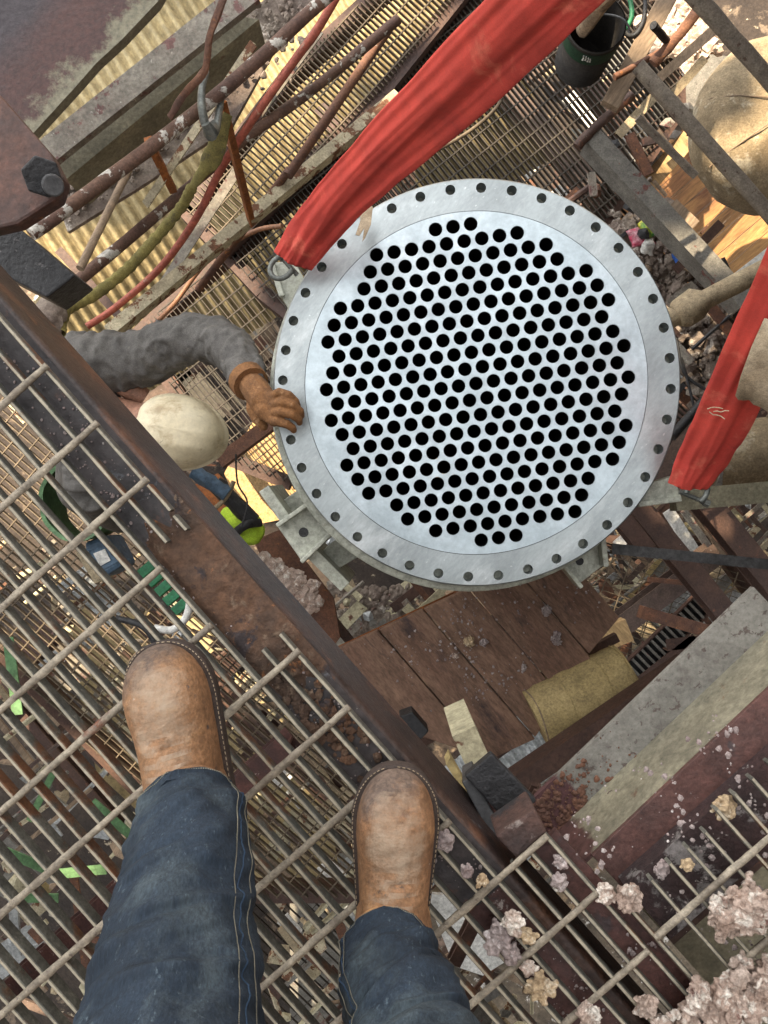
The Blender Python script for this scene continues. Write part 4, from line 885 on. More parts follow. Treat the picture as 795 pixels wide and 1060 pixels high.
for i, (r, z) in enumerate([(.02, .10), (.15, .095), (.3, .07), (.40, .02), (.445, -.05), (.45, -.12), (.42, -.28)]):
    for k in range(n):
        a = 2 * math.pi * k / n; q = Vector((math.cos(a), math.sin(a), 0)); m.v.append(c + q * r * (1.05 + .03 * noise.noise(q * 3)) + UP * (z + .02 * noise.noise(q * 4 + Vector((r * 6, 0, 0)))))
m.f = [(i * n + k, i * n + (k + 1) % n, (i + 1) * n + (k + 1) % n, (i + 1) * n + k) for i in range(6) for k in range(n)] + [tuple(range(n - 1, -1, -1))]
m.build('insulation', m_tank, drum, smooth=.9)
for k in range(5):
    a = 2.2 + k * .75; m = MB(); m.tube([c + Vector((math.cos(a), math.sin(a), 0)) * r + UP * z for r, z in ((.05, .112), (.2, .1), (.33, .068), (.43, .005), (.47, -.08))], .004, 5); m.build('seam', m_woodold, drum)
timber((785, 62, 4.7), (664, 198, 4.7), 19, 'long pale timber behind the scaffold tube at upper right')
timber((632, 108, 3.6), (695, -10, 3.6), 19, 'pale timber plank right of the bucket', m_woodold)
flat('white_board', [(657, 120), (692, 165), (669, 186), (640, 143)], 4.75, .03, m_white, 'pale sunlit board inside the grey channel corner', 'board')
WD = M('stained_timber_deck', (.46, .25, .09), (.26, .12, .05), 4, .8, 0, [((.15, .06, .03), 5, .55, .1), ((.66, .50, .34), 9, .62, .05)], bs=50, stretch=(.75, 7), bump=.5)
t = thing('timber_deck', P(720, 240, 5.4), 'brown stained timber deck boards behind the grey channel', 'timber deck')
ctr = P(712, 240, 5.4); bd = Vector((.76, .65, 0)).normalized(); bs_ = Vector((bd.y, -bd.x, 0))
for k in range(-5, 6):
    for sg in (0,):
        o0 = ctr + bs_ * (k * .105); L0 = -.42; L1 = .95
        m = MB(); m.bar(o0 + bd * L0, o0 + bd * L1, .10, .03); m.build('board', WD, t)
flat('white_sheet', [(800, 252), (800, 268), (760, 292), (756, 286)], 5.0, .02, m_white, 'strip of white sheet left of the right sling top', 'sheet')
flat('white_sheet', [(662, 124), (712, 138), (710, 146), (676, 138)], 4.9, .02, m_galvsheet, 'small bright metal strip behind the thin brace', 'sheet')
RB = 'rusty bars tangled in the upper right'
rod('rusty_bar', [(636, 80, 3.2), (662, 66, 3.2), (690, 50, 3.2)], 7, m_rusty, 'rusty bar crossing the pale timber plank', 'bar', RB)
rod('rusty_bar', [(676, 66, 3.1), (700, 40, 3.1), (724, 8, 3.1)], 11, m_rusty, 'thick dark red bar rising towards the top edge', 'bar', RB, 8, .3, .5)
rod('rusty_bar', [(676, 26, 3.0), (690, 42, 3.1)], 8, m_black, 'black stub standing beside the pale timber', 'bar', RB)
rod('rusty_bar', [(597, 152, 4.0), (622, 126, 4.0), (655, 98, 4.0)], 10, m_brown, 'dark bar at the head of the grey channel', 'bar', RB, 8, .3, .6)
beam('light_angle', (742, 28, 3.3), (672, 90, 3.6), 10, m_woodold, 'tan angle between the two scaffold tubes', kind='L')
beam('light_angle', (730, 60, 3.8), (690, 105, 3.9), 9, m_tandust, 'short tan angle above the timber', kind='L')
beam('light_angle', (677, 100, 3.9), (640, 140, 4.0), 10, m_tandust, 'tan angle along the pale board', kind='L')
rod('thin_brace', [(660, 122, 3.8), (720, 182, 3.9)], 8, m_scaff, 'thin grey brace in front of the timber', 'pipe', SG)
flat('concrete_block', [(716, 50), (760, 60), (740, 110), (700, 120), (690, 90)], 5.6, .3, m_greyspk, 'grey concrete block under the scaffold tubes', 'block')
m = MB(); rd = random.Random(44)
for i in range(130): m.rock(P(rd.gauss(708, 14), rd.gauss(28, 16), 4.6), rd.uniform(.02, .06), i, .9, 2, .7)
stuff(tag(m.build('pink_rubble', m_mineral), 'pinkish white rubble heap near the top edge right of the timber', 'rubble'))
# bucket
bk = thing('bucket', P(606, 40, 3.5), 'black tool bucket with a green band standing near the top edge', 'bucket')
bc = P(618, 24, 3.4); n = 40; m = MB()
for r, z in ((.13, 0), (.135, -.005), (.122, -.30), (.11, -.305), (.115, -.29), (.126, -.004)): m.v += [bc + Vector((math.cos(2 * math.pi * k / n) * r, math.sin(2 * math.pi * k / n) * r, z)) for k in range(n)]
m.f = [(i * n + k, i * n + (k + 1) % n, (i + 1) * n + (k + 1) % n, (i + 1) * n + k) for i in range(5) for k in range(n)] + [tuple(range(2 * n, 3 * n))]
m.build('pail', M('black_canvas', (.04, .035, .03), (.025, .022, .02), 9, .8, 0, [((.1, .08, .06), 20, .62, .05)], bs=80), bk, smooth=.8)
m = MB()
for r, z in ((.1365, -.02), (.1335, -.095)): m.v += [bc + Vector((math.cos(2 * math.pi * k / n) * r, math.sin(2 * math.pi * k / n) * r, z)) for k in range(n)]
m.f = [(k, (k + 1) % n, n + (k + 1) % n, n + k) for k in range(n)]; m.build('band', M('dark_green_band', (.012, .05, .025), (.01, .04, .02), 9, .7, 0, bs=80), bk, smooth=True)
# white script mark on the band (an illegible logo patch)
m = MB()
for k, (da, z0, z1) in enumerate([(0, -.03, -.06), (.07, -.03, -.055), (.14, -.035, -.06), (.2, -.04, -.06)]):
    a = math.radians(248) + da * 1.2; q = lambda z, a: bc + Vector((math.cos(a) * (.138), math.sin(a) * (.138), z)); m.tube([q(z0, a), q((z0 + z1) / 2, a + .03), q(z1, a + .01), q(z1, a + .05)], .003, 5)
m.build('white_lettering', m_white, bk)
m = MB(); m.tube([bc + Vector((math.cos(a) * .14, math.sin(a) * .09 - .05, .01 + .01 * math.sin(a * 3))) for a in [k * .2 for k in range(17)]], .005, 6); m.build('wire_handle', m_greyblk, bk, smooth=True)
rod('wood_handle', [(650, -30, 2.9), (625, 0, 3.1), (604, 30, 3.4)], 18, m_woodold, 'grey wooden handle sticking out of the bucket', 'handle', None, 10, .2)
rod('rope_end', [(590, 2, .93), (612, 6, .93), (628, -6, .93)], 12, m_slingtag, 'frayed tan rope end at the top edge above the bucket', 'rope', None, 12, .25)
for k, (a, b, e) in enumerate([((640, 25), (650, -10), 'green'), ((652, 30), (668, -5), 'dark')]):
    rod('hose_coil', [(a[0] - 14, a[1] - 6, 3.6), (a[0] + 2, a[1] + 8, 3.6), (a[0] + 14, a[1] - 8, 3.6), (b[0], b[1], 3.6)], 5, m_green if k == 0 else m_black, e + ' hose loop beside the bucket rim', 'hose', None, 8, 0)

# ---- rubble and litter right of the tubesheet
m = MB(); rd = random.Random(9)
for i in range(620):
    t = rd.random(); px = 655 + 95 * t + rd.gauss(0, 16); py = 232 + 165 * t + rd.gauss(0, 22)
    m.rock(P(px, py, 4.62 - rd.uniform(0, .12)), rd.choice((.015, .02, .03, .045)), i, .9, 1 if i % 3 else 2, .7)
stuff(tag(m.build('rubble', m_rubble), 'brown and white rubble scattered on the grating right of the tubesheet', 'rubble'))
m_redbag = M('red_foil', (.5, .04, .10), (.6, .35, .38), 30, .4, 0, bump=.3); m_grbag = M('green_foil', (.10, .45, .08), (.65, .6, .08), 26, .4, 0, bump=.3); m_blbag = M('blue_foil', (.03, .10, .38), (.04, .14, .5), 30, .35, 0, bump=.3)
def bag(pts, d, mat, label):
    ps = [P(a, b, d) for a, b in pts]; c = sum(ps, Vector()) / len(ps); m = MB(); n = 12
    a, b, cc, e = ps
    for i in range(n + 1):
        for j in range(n + 1):
            u, v = i / n, j / n; p = a.lerp(b, u).lerp(e.lerp(cc, u), v); puff = (math.sin(math.pi * u) * math.sin(math.pi * v)) ** .5 * .035
            m.v.append(p + UP * (puff + .02 * noise.noise(p * 25 + Vector((0, 0, 3))) ) + Vector((.012 * noise.noise(p * 30), .012 * noise.noise(p * 31 + Vector((5, 0, 0))), 0)))
    m.f = [(i * (n + 1) + j, (i + 1) * (n + 1) + j, (i + 1) * (n + 1) + j + 1, i * (n + 1) + j + 1) for i in range(n) for j in range(n)]
    o = m.build('litter_bag', mat, smooth=2); s = o.modifiers.new('solid', 'SOLIDIFY'); s.thickness = .004; return tag(o, label, 'litter bag', 'bright litter bags on the rubble')
bag([(660, 232), (676, 222), (686, 240), (670, 246)], 4.4, m_grbag, 'crumpled green and yellow litter bag on the rubble')
bag([(648, 240), (664, 236), (678, 252), (656, 256)], 4.42, m_redbag, 'crumpled pink-red litter bag beside the green one')
bag([(690, 246), (704, 252), (714, 268), (698, 274)], 4.42, m_blbag, 'blue litter bag on the rubble by the grey channel')
bag([(664, 248), (676, 246), (676, 264), (664, 262)], 4.41, m_white, 'small white litter bag touching the red one')
rod('black_cable', [(700, 350, 3.9), (708, 385, 3.9), (728, 402, 3.9), (752, 412, 3.9)], 3.5, m_black, 'black cable loop right of the tubesheet edge', 'cable', 'black cables', 8, 0)
rod('black_cable', [(705, 370, 3.9), (712, 395, 3.9), (718, 420, 3.9)], 3, m_black, 'short black cable under the loop', 'cable', 'black cables', 8, 0)
rod('dark_pipe', [(695, 452, 3.5), (735, 408, 3.6)], 10, m_black, 'black pipe between tubesheet and right sling', 'pipe')
beam('dark_angle', (680, 500, 3.7), (720, 430, 3.8), 14, m_purple, 'purple-grey angle behind the right sling foot', kind='L')

# ---- right middle
t = thing('cream_drum', P(780, 475, 3.0), 'dusty cream drum end behind the foot of the right sling', 'vessel')
m = MB(); m.tube([P(735, 470, 3.15), P(758, 472, 3.1), P(860, 462, 3.1)], [.13, .145, .145], 32, flat=.9); m.build('shell', m_tank, t, smooth=.9)
m = MB(); m.tube([P(733, 470, 3.15), P(739, 470, 3.15)], .155, 32, flat=.9); m.build('hoop', m_galvsheet, t, smooth=.6)
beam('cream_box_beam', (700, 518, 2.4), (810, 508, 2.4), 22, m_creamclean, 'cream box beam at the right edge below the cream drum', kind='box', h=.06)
beam('black_bar', (634, 568, 2.4), (812, 586, 2.4), 11, m_greyblk, 'long black bar running from the lower right lug to the right edge', kind='L', h=.05)
beam('brown_beam', (655, 515, 5.2), (765, 650, 5.2), 22, m_brown, 'brown steel beam slanting down behind the black bar')
beam('brown_beam', (722, 505, 5.4), (815, 620, 5.4), 24, m_brown, 'rubble-covered brown beam near the right edge')
beam('brown_beam', (640, 530, 5.0), (672, 570, 5.0), 18, m_brown, 'short dark beam stub under the tubesheet rim')
beam('purple_beam', (590, 690, 5.6), (745, 572, 5.6), 22, m_purple, 'purple-brown beam slanting up from the timber offcut')
beam('rust_tube', (665, 634, 5.0), (762, 662, 5.0), 13, m_rusty, 'rust-brown square tube meeting the slanting beam', kind='box')
beam('rust_tube', (672, 600, 5.5), (715, 604, 5.5), 5, m_rusty, 'thin rust bar in front of the far grating', kind='box')
timber((612, 668, 5.0), (652, 652, 5.0), 24, 'tan timber offcut on the brown beam', m_wood, .1)
beam('hatch_frame', (650, 715, 6.0), (720, 660, 6.0), 10, m_brown, 'upper side of a brown hatch frame', kind='L')
beam('hatch_frame', (690, 668, 6.0), (755, 660, 6.0), 12, m_brown, 'far side of the brown hatch frame', kind='L')
beam('hatch_frame', (700, 730, 6.0), (765, 672, 6.0), 9, m_purple, 'lower side of the brown hatch frame', kind='L')
beam('cream_bar', (640, 565, 5.8), (668, 540, 5.8), 9, m_white, 'pale bar poking out under the tubesheet rim at lower right', kind='box')
PB = 'pale timbers behind the black bar'
timber((692, 528, 6.3), (722, 575, 6.3), 12, 'broad white board beside the slanting brown beam', m_white, .03, 'pale_board', 'board', PB)
timber((704, 522, 6.2), (738, 572, 6.2), 7, 'pinkish board right of the white one', m_pinkgrey, .03, 'pale_board', 'board', PB)
timber((716, 520, 6.25), (752, 578, 6.25), 7, 'grey weathered board nearest the rubble beam', m_woodold, .03, 'pale_board', 'board', PB)
# stairs with yellow nosings
stt = thing('steel_stairs', P(730, 620, 8.0), 'grey stair flight with yellow painted nosings far below at right', 'stairs')
sd_ = Vector((.73, -.68, 0)); sw = Vector((.62, .78, 0)).normalized()
for k in range(8):
    c = P(690, 590, 7.6) + sd_ * (.30 * k) - UP * (.17 * k)
    m = MB(); m.bar(c - sw * .45, c + sw * .45, .26, .04); m.build('tread', m_galvsheet if k % 2 else m_greyspk, stt)
    m = MB(); m.bar(c - sw * .45 - sd_ * .12 + UP * .012, c + sw * .45 - sd_ * .12 + UP * .012, .05, .02); m.build('nosing', m_yelpost, stt)
for s_ in (-1, 1):
    a = P(690, 590, 7.6) + sw * .5 * s_; m = MB(); m.bar(a, a + sd_ * 2.3 - UP * 1.3, .05, .2); m.build('stringer', m_yelpost, stt)
# slotted tray
lt = thing('slotted_tray', P(660, 690, 6.2), 'black slotted tray with pale rungs below the timber offcut', 'tray')
ta, tb_ = P(640, 712, 6.3), P(742, 612, 6.3); td = (tb_ - ta).normalized(); ts = Vector((td.y, -td.x, 0))
m = MB(); m.bar(ta - UP * .05, tb_ - UP * .05, .19, .02); m.build('tray_bottom', m_black, lt)
L_ = (tb_ - ta).length
for k in range(int(L_ / .055)):
    c = ta + td * (.03 + k * .055); m = MB(); m.bar(c - ts * .085, c + ts * .085, .02, .03); m.build('rung', m_greyspk, lt)
for s_ in (-1, 1): m = MB(); m.bar(ta + ts * .095 * s_, tb_ + ts * .095 * s_, .012, .06); m.build('rail', m_brown, lt)
# green valve box and white box
t = thing('green_box', P(592, 622, 4.4), 'green junction box with lid below the lower right lug', 'equipment box')
m = MB(); m.prism([P(a, b, 4.3) for a, b in [(583, 612), (594, 606), (606, 622), (596, 632)]], .16); m.build('case', m_green, t, bevel=.01)
m = MB(); m.prism([P(a, b, 4.35) for a, b in [(596, 628), (606, 622), (614, 632), (604, 641)]], .12); m.build('terminal_box', m_green, t, bevel=.008)
m = MB(); m.prism([P(a, b, 4.34) for a, b in [(601, 630), (607, 627), (611, 632), (605, 636)]], .012); m.build('label_plate', m_white, t)
m = MB(); m.tube([P(576, 618, 4.35), P(588, 612, 4.35)], .03, 14); m.tube([P(578, 628, 4.3), P(570, 634, 4.3)], .02, 10); m.build('gland', m_greyspk, t, smooth=.6)
t = thing('white_box', P(615, 622, 4.4), 'pale grey box with a round button beside the green one', 'equipment box')
m = MB(); m.prism([P(a, b, 4.35) for a, b in [(608, 617), (617, 611), (625, 623), (614, 631)]], .1); m.build('case', m_galvsheet, t, bevel=.006)
m = MB(); m.tube([P(616, 621, 4.35) + UP * .012, P(616, 621, 4.35)], .012, 12); m.build('button', m_black, t)

# ---- plank platform below the tubesheet
pk = thing('plank_platform', P(480, 700, 3.0), 'brown timber plank platform under the tubesheet, littered with crumbs', 'plank platform')
pd = 3.0; jx = [(-18, -10), (38, 0), (93, 0), (150, 0), (206, 0)]
dirp = Vector((.655, -.755, 0)).normalized()
PD = Vector((dirp.y, -dirp.x, 0))
base0 = P(349, 672, pd); edge = (P(560, 575, pd) - base0); en = edge.normalized()
ends = [125, 165, 195, 205, 150]
for k in range(5):
    a0p = base0 + en * m2(-4 + 51.5 * k, pd); a1p = base0 + en * m2(-4 + 51.5 * (k + 1) - 1.2, pd)
    m = MB(); La = m2([140, 185, 205, 168, 120][k], pd); Lb = m2([150, 200, 178, 140, 90][k], pd)
    La = m2([110, 178, 176, 150, 118][k], pd); Lb = m2([175, 178, 150, 124, 96][k], pd)
    z = UP * rd.uniform(-.006, .006)
    m.prism([a0p + z, a0p + dirp * La + z, a1p + dirp * Lb + z, a1p + z], .05); m.build('plank', m_plankb, pk, bevel=.004)
beam('platform_edge', (340, 678, 3.1), (480, 612, 3.1), 8, m_orange, 'thin rusty edge angle along the top of the plank platform', kind='L')
beam('bearer', (380, 800, 3.2), (640, 660, 3.2), 9, m_brown, 'brown bearer below the plank platform', kind='box')
m = MB(); rd = random.Random(31)
for i in range(1100):
    q = base0 + en * m2(rd.uniform(0, 250), pd) + dirp * m2(rd.uniform(4, 118), pd)
    if rd.random() < .3: q = P(rd.gauss(500, 22), rd.gauss(670, 28), pd)
    if noise.noise(Vector((q.x * 5, q.y * 5, 1))) < rd.uniform(-.1, .5): continue
    m.rock(Vector((q.x, q.y, 1 - pd + .008)), rd.choice((.0015, .002, .003, .005)), i, .9, 1, .6)
stuff(tag(m.build('crumbs', m_mingrey), 'pale crumbs and dirt scattered on the brown planks', 'debris'))
for k, (x, y, r, mt, lab) in enumerate([(486, 664, .02, m_mintan, 'orange-tan chunk on the brown planks under the tubesheet'), (501, 665, .018, m_mingrey, 'pale chunk beside the orange-tan one'), (576, 662, .022, m_mingrey, 'white chunk near the right end of the planks'), (468, 743, .018, m_mingrey, 'white chunk near the lower tip of the planks'), (471, 679, .014, m_mineral, 'small white chunk left of the orange-tan one'), (566, 632, .018, m_mingrey, 'white chunk close under the tubesheet rim'), (542, 691, .012, m_mingrey, 'small chunk in the right half of the planks')]):
    chunk(x, y, 2.98, r * 1.25, mt, lab, k + 40, .5, 3, 'mineral chunks on the planks')
flat('black_block', [(413, 742), (427, 737), (444, 757), (432, 770)], 2.7, .09, m_black, 'small black block on the planks beside the dark beam', 'block', bevel=.004)
# ---- around bottom centre
t = thing('insulation_half_shell', P(600, 730, 3.4), 'mustard insulation half-shell with a stitched seam below the planks', 'pipe insulation')
A_, B_ = P(556, 748, 3.02), P(652, 700, 3.02); ax_ = (B_ - A_).normalized(); m = MB()
R_ = m2(37, 3.05); NL = 16; LL = (B_ - A_).length
m.tube([A_ + ax_ * (LL * i / NL) for i in range(NL + 1)], [R_ * (1 - .05 * (i / NL) ** 3) for i in range(NL + 1)], 40, wob=.05)
m.build('shell', m_foam, t, smooth=.8)
sd2 = Vector((-ax_.y, ax_.x, 0))
for f_ in (.02, .33, .72, .95):
    m = MB(); m.tube([A_ + ax_ * (LL * f_ + .015 * math.sin(q * 2)) + sd2 * R_ * 1.005 * math.cos(q) + UP * (R_ * 1.005 * math.sin(q)) for q in [math.pi * k / 20 for k in range(21)]], .003, 6); m.build('seam', m_foam if f_ != .02 else m_woodold, t, smooth=True)
beam('brown_channel', (528, 808, 2.65), (712, 683, 2.65), 20, m_brown, 'brown channel crossing in front of the mustard half-shell', kind='C', h=.10)
beam('yellow_post', (480, 757, 1.7), (496, 792, 1.7), 26, m_cream, 'yellow painted plate by the burnt plate at lower centre', cat='steel post', kind='box', h=.25)
flat('yellow_gusset', [(462, 792), (466, 784), (505, 850), (508, 866)], 1.45, .05, m_yelpost, 'yellow gusset between the dark beam and burnt plate', 'gusset')
corrugated('galvanised_sheet', P(430, 815, 4.3), (P(600, 695, 4.3) - P(430, 815, 4.3)).normalized(), Vector((.57, -.82, 0)).normalized(), 1.2, .7, .045, .008, m_galvsheet, 'ribbed galvanised sheet seen between the planks and the brown channel')
beam('rack_rail', (470, 782, 4.1), (590, 700, 4.1), 6, m_purple, 'thin purple rail over the galvanised sheet', kind='L')
beam('rack_rail', (484, 806, 4.1), (600, 722, 4.1), 5, m_brown, 'second thin rail over the galvanised sheet', kind='L')
beam('rack_rail', (515, 850, 4.0), (610, 780, 4.0), 8, m_pinkgrey, 'pale pink rail along the edge of the galvanised sheet', kind='L')
beam('dark_strut', (560, 820, 1.9), (470, 1000, 2.2), 14, m_brown, 'dark strut behind the burnt plate')
# rusted crate and mineral between lug and beam
flat('rusty_tray', [(262, 560), (290, 548), (345, 620), (352, 660), (330, 690)], 3.2, .05, m_rusty, 'rusty tray between the beam and the lower left lug', 'tray')
m = MB(); rd = random.Random(12)
for i in range(130): t_ = rd.random(); m.rock(P(285 + 38 * t_ + rd.gauss(0, 6), 592 + 32 * t_ + rd.gauss(0, 7), 3.0), rd.uniform(.012, .03), i, .9, 2, .6)
stuff(tag(m.build('mineral_heap', m_mineral), 'pink flaky mineral heap beside the lower left lug', 'mineral crust'))
m = MB(); rd = random.Random(13)
for i in range(420): m.rock(P(rd.uniform(325, 445), rd.uniform(608, 665), 3.9), rd.choice((.01, .016, .024)), i, .9, 1, .6)
stuff(tag(m.build('rubble', m_rubble), 'fine dark rubble below the lower left lug', 'rubble'))
beam('brown_beam', (330, 625, 3.4), (365, 668, 3.4), 9, m_brown, 'thin brown strut below the lower left lug')
# hi-vis vest
m = MB(); m.rock(P(253, 548, 2.9), .075, 6, .35, 3, .8); m.rock(P(243, 536, 2.95), .055, 9, .35, 3, .8)
t = thing('safety_vest', P(252, 548, 3.0), 'yellow-green safety vest with a black strap below the hard hat', 'safety vest')
m.build('cloth', m_hivis, t, smooth=1.5)
m = MB(); m.tube(catm([tuple(P(*p)) for p in [(240, 566, 2.86), (244, 552, 2.81), (256, 543, 2.80), (270, 541, 2.86)]], 6), .016, 8, flat=.5); m.build('strap', m_black, t, smooth=True)
rod('blue_tool', [(200, 488, 2.7), (222, 502, 2.7), (236, 512, 2.7)], 16, m_bluegrey, 'slate blue tool body right of the hard hat', 'tool', None, 10, .3)
rod('black_tool', [(222, 500, 2.8), (262, 540, 2.85)], 18, m_black, 'black tool barrel under the safety vest', 'tool', None, 10, .2)
rod('tan_hose', [(218, 530, 2.7), (234, 515, 2.7), (242, 498, 2.7)], 5, m_tandust, 'short tan hose left of the vest', 'hose', None, 8, 0)
rod('thin_cable', [(244, 470, 2.6), (246, 500, 2.6), (256, 520, 2.6), (250, 545, 2.6)], 2, m_black, 'thin black wire hanging beside the vest', 'wire', None, 6, 0)
beam('rust_angle', (226, 478, 3.3), (290, 430, 3.3), 14, m_rusty, 'rusty angle running from hard hat to glove', kind='L')
flat('orange_floor', [(195, 505), (225, 490), (260, 530), (240, 560), (205, 540)], 4.0, .04, m_orange, 'rust-orange sheet between beam and hard hat', 'sheet')

# ---- below the left grating
t = thing('green_pail', P(80, 515, 3.2), 'pale green pail rim around the crouching back of the worker', 'pail')
m = MB(); c = P(78, 518, 3.15); n = 40
for r, z in ((.135, 0), (.15, .004), (.15, -.006), (.14, -.24)):
    m.v += [c + Vector((math.cos(2 * math.pi * k / n) * r * (1 + .02 * math.sin(k * 5)), math.sin(2 * math.pi * k / n) * r * 1.15, z)) for k in range(n)]
m.f = [(i * n + k, i * n + (k + 1) % n, (i + 1) * n + (k + 1) % n, (i + 1) * n + k) for i in range(3) for k in range(n)]
m.build('rim', m_greenlt, t, smooth=.8)
t = thing('blue_cooler', P(105, 575, 3.3), 'slate blue jug with a white label under the grating', 'jug')
m = MB(); m.prism([P(a, b, 3.2) for a, b in [(85, 562), (110, 553), (127, 586), (104, 600)]], .2); m.build('body', m_bluegrey, t, bevel=.02)
for k in (.2, .78): 
    m = MB(); m.bar(P(85 + 25 * 0 + k * 19, 562 + k * 38, 3.2) + UP * .004, P(110 + k * 17, 553 + k * 33, 3.2) + UP * .004, .014, .01); m.build('rib', m_bluegrey, t)
m = MB(); m.prism([P(a, b, 3.2) + UP * .006 for a, b in [(97, 573), (109, 568), (115, 580), (104, 586)]], .004); m.build('label_patch', m_white, t)
flat('tan_bag', [(78, 572), (92, 566), (112, 598), (98, 604)], 3.4, .08, m_tandust, 'tan dusty pad left of the blue jug', 'pad')
t = thing('green_crate', P(170, 610, 3.4), 'dark green crate with slats below the beam edge', 'crate')
for k in range(5):
    m = MB(); a = Vector((140 + 9 * k, 592 + 9.5 * k, 0)); m.prism([P(x, y, 3.3) for x, y in [(a.x, a.y), (a.x + 14, a.y - 12), (a.x + 21, a.y - 4.5), (a.x + 7, a.y + 7.5)]], .05); m.build('slat', m_green, t, bevel=.004)
rod('white_hose', [(160, 650, 2.6), (178, 652, 2.6), (192, 640, 2.6), (196, 620, 2.6), (186, 606, 2.6)], 8, m_white, 'white hose loop under the grating by the green crate', 'hose', None, 10, 0)
rod('black_hose', [(120, 640, 3.1), (150, 650, 3.1), (170, 680, 3.1), (205, 690, 3.1)], 7, m_black, 'black hose sagging under the grating above the left boot', 'hose', None, 10, 0)
GS = 'green straps under the left grating'
for k, (pts, w_, lab) in enumerate([([(8, 660), (18, 740)], 11, 'short green strap at the left edge'), ([(0, 880), (60, 905), (110, 900)], 10, 'green strap crossing level with the left knee'), ([(95, 830), (135, 865)], 9, 'green strap beside the left trouser leg'), ([(30, 850), (55, 800)], 7, 'pale green strap end at middle left'), ([(10, 930), (60, 930)], 9, 'low green strap near the left edge')]):
    m = MB(); ps = [P(a, b, 3.6) for a, b in pts]
    for i in range(len(ps) - 1): m.bar(ps[i], ps[i + 1], m2(w_, 3.6), .008)
    o = m.build('green_strap', m_greenlt); tag(o, lab, 'strap', GS)
beam('oxide_beam', (8, 1030, 3.2), (300, 770, 3.2), 26, m_redbeam, 'two-tone red and purple beam running under the grating behind the left leg')
beam('brown_beam', (150, 640, 5.2), (420, 900, 5.2), 24, m_brown, 'dark brown joist deep below between the boots')
beam('brown_beam', (-20, 700, 5.8), (250, 1010, 5.8), 20, m_brown, 'dark joist deep below at the left')
beam('brown_beam', (60, 640, 5.6), (-30, 740, 5.6), 26, m_brown, 'short dark joist at the left frame edge')
beam('brown_beam', (240, 690, 4.9), (330, 620, 4.9), 30, m_brown, 'brown joist crossing below the rust patch')
CM = (m_woodold, m_pinkgrey, m_creamrust, m_galvsheet, m_brown, m_rusty, m_tandust, m_greyspk, m_purple, m_cream)
def litter(name, box, dr, n, seed, label, mats=CM, smin=.05, smax=.35, one=True):
    rd = random.Random(seed); ms = {}
    for i in range(n):
        x, y, d = rd.uniform(box[0], box[2]), rd.uniform(box[1], box[3]), rd.uniform(*dr)
        mt = rd.choice(mats); b = ms.setdefault(mt.name, (MB(), mt))[0]; c = P(x, y, d); a = rd.choice((-.85, .72, .72, -.85, rd.uniform(0, 6.28))) + rd.gauss(0, .08)
        u = Vector((math.cos(a), math.sin(a), rd.uniform(-.12, .12))); L0 = rd.uniform(smin, smax); kx = rd.random()
        if kx < .35: b.bar(c - u * L0, c + u * L0, rd.uniform(.02, .06), .02)
        elif kx < .55: b.tube([c - u * L0, c, c + u * L0], rd.uniform(.008, .02), 7)
        elif kx < .8: b.rock(c, rd.uniform(.03, .09) * smax / .35, i, .9, 1, .6)
        else:
            v = UP.cross(u).normalized(); ww = L0 * rd.uniform(.3, .7); b.prism([c - u * L0 * .6 - v * ww * .5, c + u * L0 * .6 - v * ww * .45, c + u * L0 * .55 + v * ww * .5, c - u * L0 * .6 + v * ww * .5], .01)
    for k, (b, mt) in ms.items():
        stuff(tag(b.build(name, mt), label.format(mt.name.replace('_', ' ').replace('off ', '')), 'scrap'))
litter('scrap_pile', (-20, 560, 420, 1080), (4.5, 5.6), 300, 51, 'scrap and offcuts in {} on the level under the left grating')
litter('scrap_pile', (560, 520, 800, 740), (6.8, 9.5), 420, 52, 'scrap in {} far below at the right', smin=.05, smax=.4)
litter('scrap_pile', (360, 840, 560, 1080), (5.5, 7.5), 150, 53, 'scrap in {} far below between boots and slot', smin=.05, smax=.4)
litter('scrap_pile', (100, -20, 700, 480), (7.5, 10), 360, 54, 'scrap in {} far below the upper walkways', mats=(m_brown, m_purple, m_rusty, m_woodold, m_greyspk, m_tandust), smin=.2, smax=.9)
litter('scrap_pile', (320, 600, 470, 700), (3.6, 4.2), 60, 55, 'scrap in {} left of the plank platform', smin=.04, smax=.16)
litter('scrap_pile', (585, 110, 760, 420), (4.3, 4.55), 70, 56, 'scrap in {} on the rubble-strewn grating', mats=(m_woodold, m_rusty, m_brown, m_pinkgrey, m_black), smin=.04, smax=.2)
